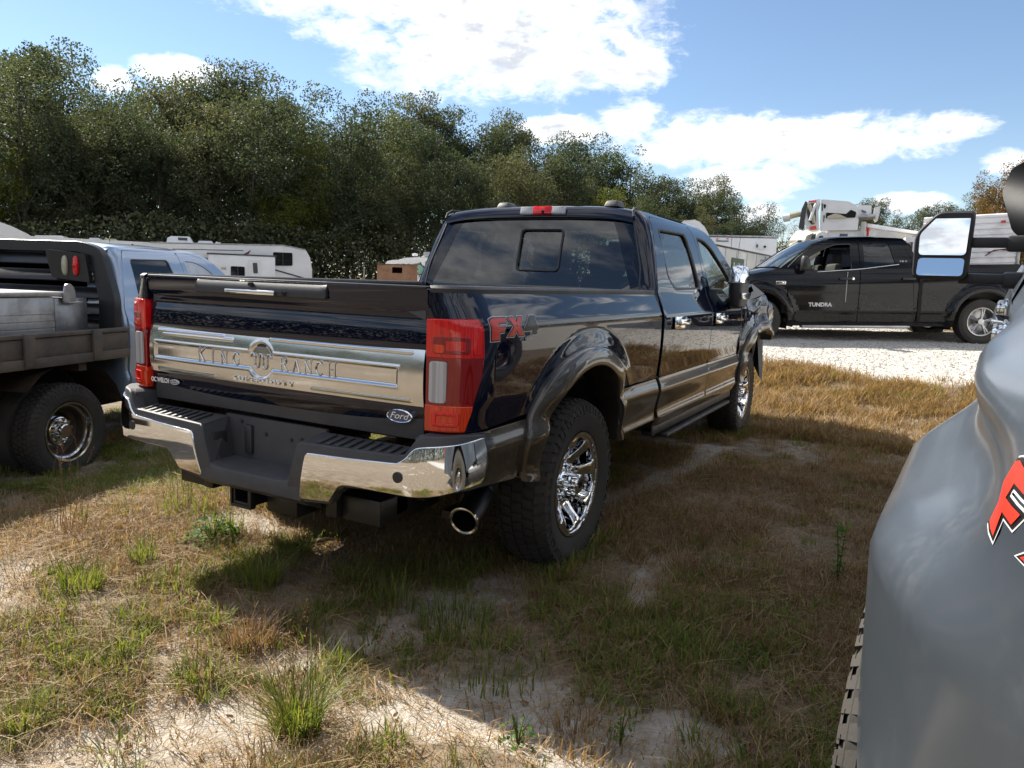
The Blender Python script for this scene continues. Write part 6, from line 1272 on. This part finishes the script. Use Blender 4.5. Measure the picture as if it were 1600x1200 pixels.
# the wood behind and its undergrowth, one mass each
rs = np.random.RandomState(5)
def mass(name, label, pts, n, size, mi, hgt, spread):
    P = np.array(pts); idx = rs.randint(0, len(P) - 1, n); t = rs.rand(n, 1); base = P[idx] * (1 - t) + P[idx + 1] * t
    base = base + rs.normal(size=(n, 2)) * spread; z = hgt * rs.rand(n) ** .8 * (.7 + .5 * vn(base[:, 0] * .35, base[:, 1] * .35, 3)); q = (vn(base[:, 0] * 1.3, z * 1.3 + base[:, 1], 8)) > .30
    c = np.column_stack([base, z + gh(base[:, 0], base[:, 1])])[q]; v, f = leaves(c, size * rs.uniform(.6, 1.4, len(c)), rs); me = raw_mesh(name, v, f, np.repeat(np.clip(vn(c[:, 0] * .8, c[:, 2] * .8, 5) * .7 + rs.rand(len(c)) * .4 - .1, 0, 1), 4))
    o = link(name, me, LM[mi]); tag(o, label, None, None, 'stuff'); return o
mass('undergrowth', 'dark tangled undergrowth along the foot of the wood', [(-29, 8), (-26, 12), (-22.5, 17.5), (-20, 21), (-17, 27), (-14, 33), (-10.5, 37), (-5, 39)], 90000, .15, 1, 3.2, 1.3)
mass('far_wood', 'dark mass of the wood behind the front trees', [(-48, 4), (-40, 14), (-35, 24), (-29, 34), (-23, 43)], 190000, .17, 0, 8.0, 2.4)
mass('far_hedge', 'low line of bushes on the far side of the lot', [(-6, 58), (4, 62), (14, 60), (26, 50), (38, 34)], 70000, .19, 1, 3.2, 2.0)
mass('woodland', 'line of trees across the lane behind the photographer', [(34, 30), (40, 10), (38, -16), (22, -38), (-4, -44), (-30, -36), (-42, -14)], 110000, .42, 0, 7.5, 2.2)
# ---- grass: tufts instanced over the ground
def tuft(name, seed, nb, h, spread, lean, w=.004, mat=None, flat=0.):
    rs = np.random.RandomState(seed); V = []; F = []; A = []
    for b in range(nb):
        a = rs.uniform(0, 2 * PI); r = spread * math.sqrt(rs.rand()); p = np.array([r * math.cos(a), r * math.sin(a), -.005]); d_ = a + rs.normal() * .8; ln = lean * rs.uniform(.2, 1.3); hh = h * rs.uniform(.45, 1.15); k = rs.rand()
        side = np.array([-math.sin(d_), math.cos(d_), 0]) * w * rs.uniform(.6, 1.3); dirv = np.array([math.cos(d_), math.sin(d_), 0]); b0 = len(V)
        for j, t in enumerate((0, .4, .75, 1)):
            q = p + dirv * hh * ln * t * t + np.array([0, 0, hh * (t - flat * t * t * .9)]); ww = side * (1 - t * .85); 
            if j < 3: V += [q - ww, q + ww]
            else: V += [q]
            A += [k] * (2 if j < 3 else 1)
        F += [(b0, b0 + 1, b0 + 3, b0 + 2), (b0 + 2, b0 + 3, b0 + 5, b0 + 4), (b0 + 4, b0 + 5, b0 + 6)]
    me = bpy.data.meshes.new(name); me.from_pydata([tuple(map(float, q)) for q in V], [], F); a_ = me.attributes.new('lc', 'FLOAT', 'POINT'); a_.data.foreach_set('value', A); me.materials.append(mat); me.update()
    return me
def tuft_o(*a, **k): o = bpy.data.objects.new(a[0], tuft(*a, **k)); return o
GM_G = leaf_mat('grass_green', [(.07, .105, .02), (.115, .155, .028), (.19, .22, .045), (.28, .26, .08)], .45, .5, .2)
GM_D = leaf_mat('grass_dry', [(.14, .085, .04), (.24, .155, .075), (.36, .25, .135), (.48, .37, .22)], .35, .6, .25)
GM_R = leaf_mat('grass_reddish', [(.11, .06, .035), (.17, .095, .055), (.24, .15, .085), (.32, .23, .14)], .35, .6, .25)
GM_L = leaf_mat('weed_leaf', [(.04, .10, .015), (.06, .14, .02), (.08, .18, .03), (.12, .22, .04)], .45, .6, .15)
def scatter(name, label, pts, rotz, scl, protos, tilt=.12):
    for i, pr in enumerate(protos):
        k = slice(i, None, len(protos)); P = pts[k]; n = len(P)
        if n == 0: continue
        me = bpy.data.meshes.new(name); me.vertices.add(n); me.vertices.foreach_set('co', P.astype(np.float32).ravel())
        a = me.attributes.new('rot', 'FLOAT_VECTOR', 'POINT'); rr = np.column_stack([rng.normal(0, tilt, n), rng.normal(0, tilt, n), rotz[k]]); a.data.foreach_set('vector', rr.astype(np.float32).ravel())
        a = me.attributes.new('scl', 'FLOAT', 'POINT'); a.data.foreach_set('value', scl[k].astype(np.float32)); me.update()
        o = bpy.data.objects.new(name, me); COL.objects.link(o); tag(o, label, None, None, 'stuff')
        ng = bpy.data.node_groups.new('scatter', 'GeometryNodeTree'); ng.interface.new_socket('Geometry', in_out='INPUT', socket_type='NodeSocketGeometry'); ng.interface.new_socket('Geometry', in_out='OUTPUT', socket_type='NodeSocketGeometry')
        gi = ng.nodes.new('NodeGroupInput'); go = ng.nodes.new('NodeGroupOutput'); ip = ng.nodes.new('GeometryNodeInstanceOnPoints'); ob = ng.nodes.new('GeometryNodeObjectInfo'); ob.inputs['Object'].default_value = pr; ob.inputs['As Instance'].default_value = True
        na = ng.nodes.new('GeometryNodeInputNamedAttribute'); na.data_type = 'FLOAT_VECTOR'; na.inputs['Name'].default_value = 'rot'; nb_ = ng.nodes.new('GeometryNodeInputNamedAttribute'); nb_.data_type = 'FLOAT'; nb_.inputs['Name'].default_value = 'scl'
        L = ng.links.new; L(gi.outputs[0], ip.inputs['Points']); L(ob.outputs['Geometry'], ip.inputs['Instance']); L(na.outputs['Attribute'], ip.inputs['Rotation']); L(nb_.outputs['Attribute'], ip.inputs['Scale']); L(ip.outputs[0], go.inputs[0])
        md = o.modifiers.new('scatter', 'NODES'); md.node_group = ng
TIRES = [(.85, 0), (-.85, 0), (.84, 4.06), (-.84, 4.06)]
def spots(n, x0, x1, y0, y1, dens):
    x = rng.uniform(x0, x1, n); y = rng.uniform(y0, y1, n); k = rng.random(n) < dens(x, y)
    # inside the wedge the camera can see, plus a margin
    dx, dy = x - 2.40, y + 3.37; fw = dx * -.479 + dy * .878; rt = dx * .878 + dy * .479; k &= (fw > .7) & (np.abs(rt) < fw * .74 + .5)
    for tx, ty in TIRES: k &= ~((np.abs(x - tx) < .15) & (np.abs(y - ty) < .13))
    x, y = x[k], y[k]; return np.column_stack([x, y, ground_z(x, y)])

P_dry = [tuft_o('dry_tuft', 11 + i, 26, .075, .085, .9, .0026, GM_D, flat=.35) for i in range(4)]
P_red = [tuft_o('red_tuft', 31 + i, 22, .085, .07, .7, .0024, GM_R, flat=.2) for i in range(3)]
P_grn = [tuft_o('green_tuft', 51 + i, 24, .085, .06, .8, .0034, GM_G, flat=.2) for i in range(4)]
def greenness(x, y): return np.clip((fbm(x * .9, y * .9, 11, 4) - .46) * 5 + .22 * (x < .2) - .45 * (y > 1.8) - .8 * (y > 4) + .30 * ((y < .2) & (x > .6) & (x < 2.1)), 0, 1)
def cover(x, y): return (1 - sand(x, y) * .97) * (1 - gravel(x, y)) * np.clip(fbm(x * 2.5, y * 2.5, 15, 4) * 3.4 - 1.15, .04, 1)
def add(name, label, n, box, dens, protos, s0, s1, tilt=.15):
    p = spots(n, *box, dens); scatter(name, label, p, rng.uniform(0, 2 * PI, len(p)), rng.uniform(s0, s1, len(p)), protos, tilt)
A_ = (-5.5, 3.6, -3.2, 4.0); B_ = (-9, 4.6, 4.0, 9.0)
add('dry_grass', 'short tan dry grass covering the lot', 52000, A_, lambda x, y: cover(x, y) * (1 - greenness(x, y) * .72) * .62, P_dry, .40, 1.15)
add('russet_grass', 'short reddish brown grass covering the lot', 26000, A_, lambda x, y: cover(x, y) * np.clip(fbm(x * .7, y * .7, 21, 3) * 4 - 1.6, 0, 1) * .6, P_red, .45, 1.25)
add('green_grass', 'short green grass growing in patches', 46000, A_, lambda x, y: cover(x, y) * (greenness(x, y) * .80 + .05), P_grn, .35, 1.15)
add('dry_grass', 'golden dry grass running up to the gravel', 52000, B_, lambda x, y: cover(x, y) * .75, P_dry, 1.0, 2.4)
add('tyre_grass', 'longer grass grown up around the tyres', 5000, (-1.3, 1.3, -.5, 4.6), lambda x, y: np.where((np.abs(np.abs(x) - .85) < .24) & ((np.abs(y) < .34) | (np.abs(y - 4.06) < .34)), 1., 0.), P_dry + P_grn, .8, 1.5)
add('russet_grass', 'reddish dry grass running up to the gravel', 14000, B_, lambda x, y: cover(x, y) * .55, P_red, 1.0, 2.4)
add('green_grass', 'thin green grass among the dry stalks', 14000, B_, lambda x, y: cover(x, y) * greenness(x, y) * .8, P_grn, 1.0, 2.0)
add('dry_grass', 'strip of dry grass beyond the gravel road', 9000, (-8, 8, 13.3, 24), lambda x, y: .8 * np.ones(len(x)), P_dry, 2.0, 4.5)
p_st = [tuft_o('straw', 71 + i, 12, .10, .10, 1.6, .0016, GM_D, flat=.95) for i in range(3)]
add('loose_straw', 'loose straw lying on the ground', 34000, (-3, 3.4, -3, 3), lambda x, y: .25 + .4 * (cover(x, y) > .3), p_st, .5, 1.6, .05)
def dead_leaf(seed):
    rs = np.random.RandomState(seed); pts = [(-.5, 0, .02), (-.2, -.22, .10), (.25, -.2, .05), (.5, 0, .16), (.2, .22, .04), (-.2, .2, .12)]
    me = bpy.data.meshes.new('dead_leaf'); me.from_pydata([(a + rs.normal() * .03, b, c + rs.rand() * .05) for a, b, c in pts] + [(0, 0, 0)], [], [(i, (i + 1) % 6, 6) for i in range(6)]); a_ = me.attributes.new('lc', 'FLOAT', 'POINT'); a_.data.foreach_set('value', [.3 + .5 * rs.rand()] * 7); me.materials.append(DL); me.update(); return bpy.data.objects.new('dead_leaf', me)
DL = leaf_mat('dead_leaf_brown', [(.07, .04, .022), (.13, .075, .04), (.20, .125, .07), (.27, .20, .13)], .2, .7, .1)
pl_ = spots(3600, -4, 3.6, -3.2, 5, lambda x, y: .25 + .6 * fbm(x, y, 44, 3)); pl_[:, 2] += .008; scatter('dead_leaves', 'scattered small dead leaves', pl_, rng.uniform(0, 6, len(pl_)), rng.uniform(.012, .042, len(pl_)), [dead_leaf(i) for i in range(4)], .35)
# pebbles on the gravel road
def pebble(seed):
    bm = bmesh.new(); bmesh.ops.create_icosphere(bm, subdivisions=1, radius=.5); rs = np.random.RandomState(seed)
    for v in bm.verts: v.co *= rs.uniform(.75, 1.2); v.co.z *= .6
    me = bpy.data.meshes.new('pebble'); bm.to_mesh(me); bm.free(); me.materials.append(PEB); o = bpy.data.objects.new('pebble', me); return o
PEB = rough_mat('pebble', (.40, .375, .345), .9, var=.4, scale=3)
pg = spots(42000, -6, 6, 7.2, 13.5, lambda x, y: gravel(x, y) * .8 + .02); scatter('gravel', 'pale crushed stone on the road', pg, rng.uniform(0, 6, len(pg)), rng.uniform(.010, .034, len(pg)), [pebble(i) for i in range(3)], .5)
pg = spots(9000, -3, 3.2, -3, 3, lambda x, y: sand(x, y) * .5 + .06); scatter('pebbles', 'small grit on the bare sand', pg, rng.uniform(0, 6, len(pg)), rng.uniform(.003, .011, len(pg)), [pebble(i + 5) for i in range(2)], .5)
# ---- individual clumps
def clump(x, y, label, nm='grass_clump', nb=120, h=.30, spread=.05, lean=.55, w=.003, mat=None, stalks=0, sh=.55, flat=.25, seed=1, cat='grass clump'):
    z = float(ground_z(np.array([x]), np.array([y]))[0]); t = thing(nm, label, cat, (x, y, z))
    link('blades', tuft('blades', seed, nb, h, spread, lean, w, mat or GM_G, flat), None, t)
    if stalks:
        rs = np.random.RandomState(seed); 
        for i in range(stalks):
            a = rs.uniform(0, 2 * PI); ln = rs.uniform(.05, .28); hh = sh * rs.uniform(.6, 1.1); mb = MB(); p0 = Vector((rs.normal() * spread * .5, rs.normal() * spread * .5, 0)); dv = Vector((math.cos(a) * ln, math.sin(a) * ln, 1))
            pts = [p0 + Vector((dv.x * hh * q * q, dv.y * hh * q * q, hh * q)) for q in (0, .35, .7, 1)]; mb.tube(pts, [.0016, .0013, .0010, .0006], 4)
            for q in range(7):
                c = pts[3] - (pts[3] - pts[2]) * (q * .10); d_ = Vector((rs.normal(), rs.normal(), 1.3)).normalized() * .011; mb.tube([c, c + d_ * .6, c + d_ * 1.3], [.0008, .0028, .0004], 4)
            mb.build('seed_stalk', GM_D, t)
    return t
clump(.83, -1.80, 'big green grass clump with tall seed stalks in the foreground sand', nb=240, h=.26, spread=.07, lean=.75, stalks=12, sh=.42, seed=3)
clump(.80, -1.76, 'dead straw collar around the foot of the big green clump', 'dead_grass_clump', nb=130, h=.13, spread=.10, lean=1.3, mat=GM_D, flat=.6, seed=4)
clump(-.67, -1.57, 'bright green grass clump standing at the far left of the sunny ground', nb=150, h=.20, spread=.09, seed=5)
clump(.12, -2.23, 'feathery green clump in the lower left corner', nb=150, h=.13, spread=.06, lean=.9, w=.002, seed=6)
clump(.30, -1.51, 'reddish dry grass clump behind the big green one', 'dry_grass_clump', nb=190, h=.15, spread=.10, mat=GM_R, seed=7)
clump(-.06, -1.12, 'dark green spiky clump at the edge of the bumper shadow', nb=150, h=.24, spread=.08, lean=.8, seed=8)
clump(-.74, -1.23, 'thin olive grass clump left of the leafy weed', nb=90, h=.20, spread=.06, seed=9)
clump(-1.53, -1.11, 'cluster of tall dry seed stalks near the flatbed wheel', 'seed_stalks', nb=40, h=.22, spread=.08, stalks=9, sh=.55, seed=10, mat=GM_R)
clump(-1.2, -.65, 'loose tall stalks rising beside the left end of the bumper', 'seed_stalks', nb=60, h=.30, spread=.15, stalks=6, sh=.70, seed=12)
clump(-.75, -.75, 'pale green stalks under the chrome bumper end', nb=70, h=.26, spread=.10, stalks=3, sh=.40, seed=13)
clump(.85, -.92, 'dark green shaded clump right of the sand strip', nb=220, h=.17, spread=.16, seed=14)
clump(1.15, -1.15, 'broad shaded green tuft in the middle of the truck shadow', nb=220, h=.13, spread=.22, seed=15)
clump(1.85, -.75, 'shaded green tuft near the grey truck tyre', nb=120, h=.15, spread=.12, seed=16)
clump(1.75, .3, 'low green tuft in the shade between the two trucks', nb=140, h=.13, spread=.18, seed=17)
clump(.58, -.98, 'thin green blades beside the sand in shadow', nb=60, h=.20, spread=.08, seed=18)
clump(1.62, -1.38, 'straw coloured tuft at the near edge of the shadow', 'dry_grass_clump', nb=130, h=.11, spread=.12, mat=GM_D, seed=19)
clump(.62, -.60, 'grass tuft under the exhaust tip', nb=90, h=.12, spread=.10, seed=20)
clump(.05, -1.85, 'small yellow green clump in the sunny foreground', nb=80, h=.08, spread=.10, seed=22)
def leafy(x, y, label, n=90, h=.20, r=.10, ls=.035, seed=1, upright=False):
    z = float(ground_z(np.array([x]), np.array([y]))[0]); t = thing('leafy_weed', label, 'weed', (x, y, z)); rs = np.random.RandomState(seed)
    a = rs.uniform(0, 2 * PI, n); q = np.sqrt(rs.rand(n)) * r; zz_ = rs.uniform(.1, 1, n) * h * (1 - (0 if upright else 1) * (q / r) ** 2 * .6); c = np.column_stack([np.cos(a) * q, np.sin(a) * q, zz_])
    v, f = leaves(c, ls * rs.uniform(.6, 1.3, n), rs, up=1.2, aspect=.7); link('leaves', raw_mesh('leaves', v, f, np.repeat(rs.rand(n), 4)), GM_L, t)
    mb = MB()
    for i in range(8 if not upright else 3): aa = rs.uniform(0, 2 * PI); e = r * rs.uniform(.2, .8); mb.tube([(0, 0, -.01), (math.cos(aa) * e * .4, math.sin(aa) * e * .4, h * .5), (math.cos(aa) * e, math.sin(aa) * e, h * .9)], [.003, .002, .001], 4)
    mb.build('stems', GM_G, t); return t
leafy(-.68, -.88, 'bright green broad leafed weed in front of the bumper', n=170, h=.15, r=.14, seed=2)
leafy(2.18, .40, 'tall leafy weed sprouting beside the grey truck', n=70, h=.30, r=.035, ls=.03, seed=3, upright=True)
leafy(1.95, -.62, 'soft bushy weed in the shade near the grey tyre', n=200, h=.10, r=.10, ls=.014, seed=4)
leafy(1.45, -1.50, 'small yellow green weed at the shadow edge', n=60, h=.10, r=.06, ls=.018, seed=5)
leafy(1.72, -1.33, 'thin weed with tiny leaves at the sunlit edge', n=60, h=.14, r=.05, ls=.014, seed=6, upright=True)
leafy(-.95, -2.0, 'low leafy weed in the sunny grass at left', n=90, h=.06, r=.14, ls=.024, seed=7)
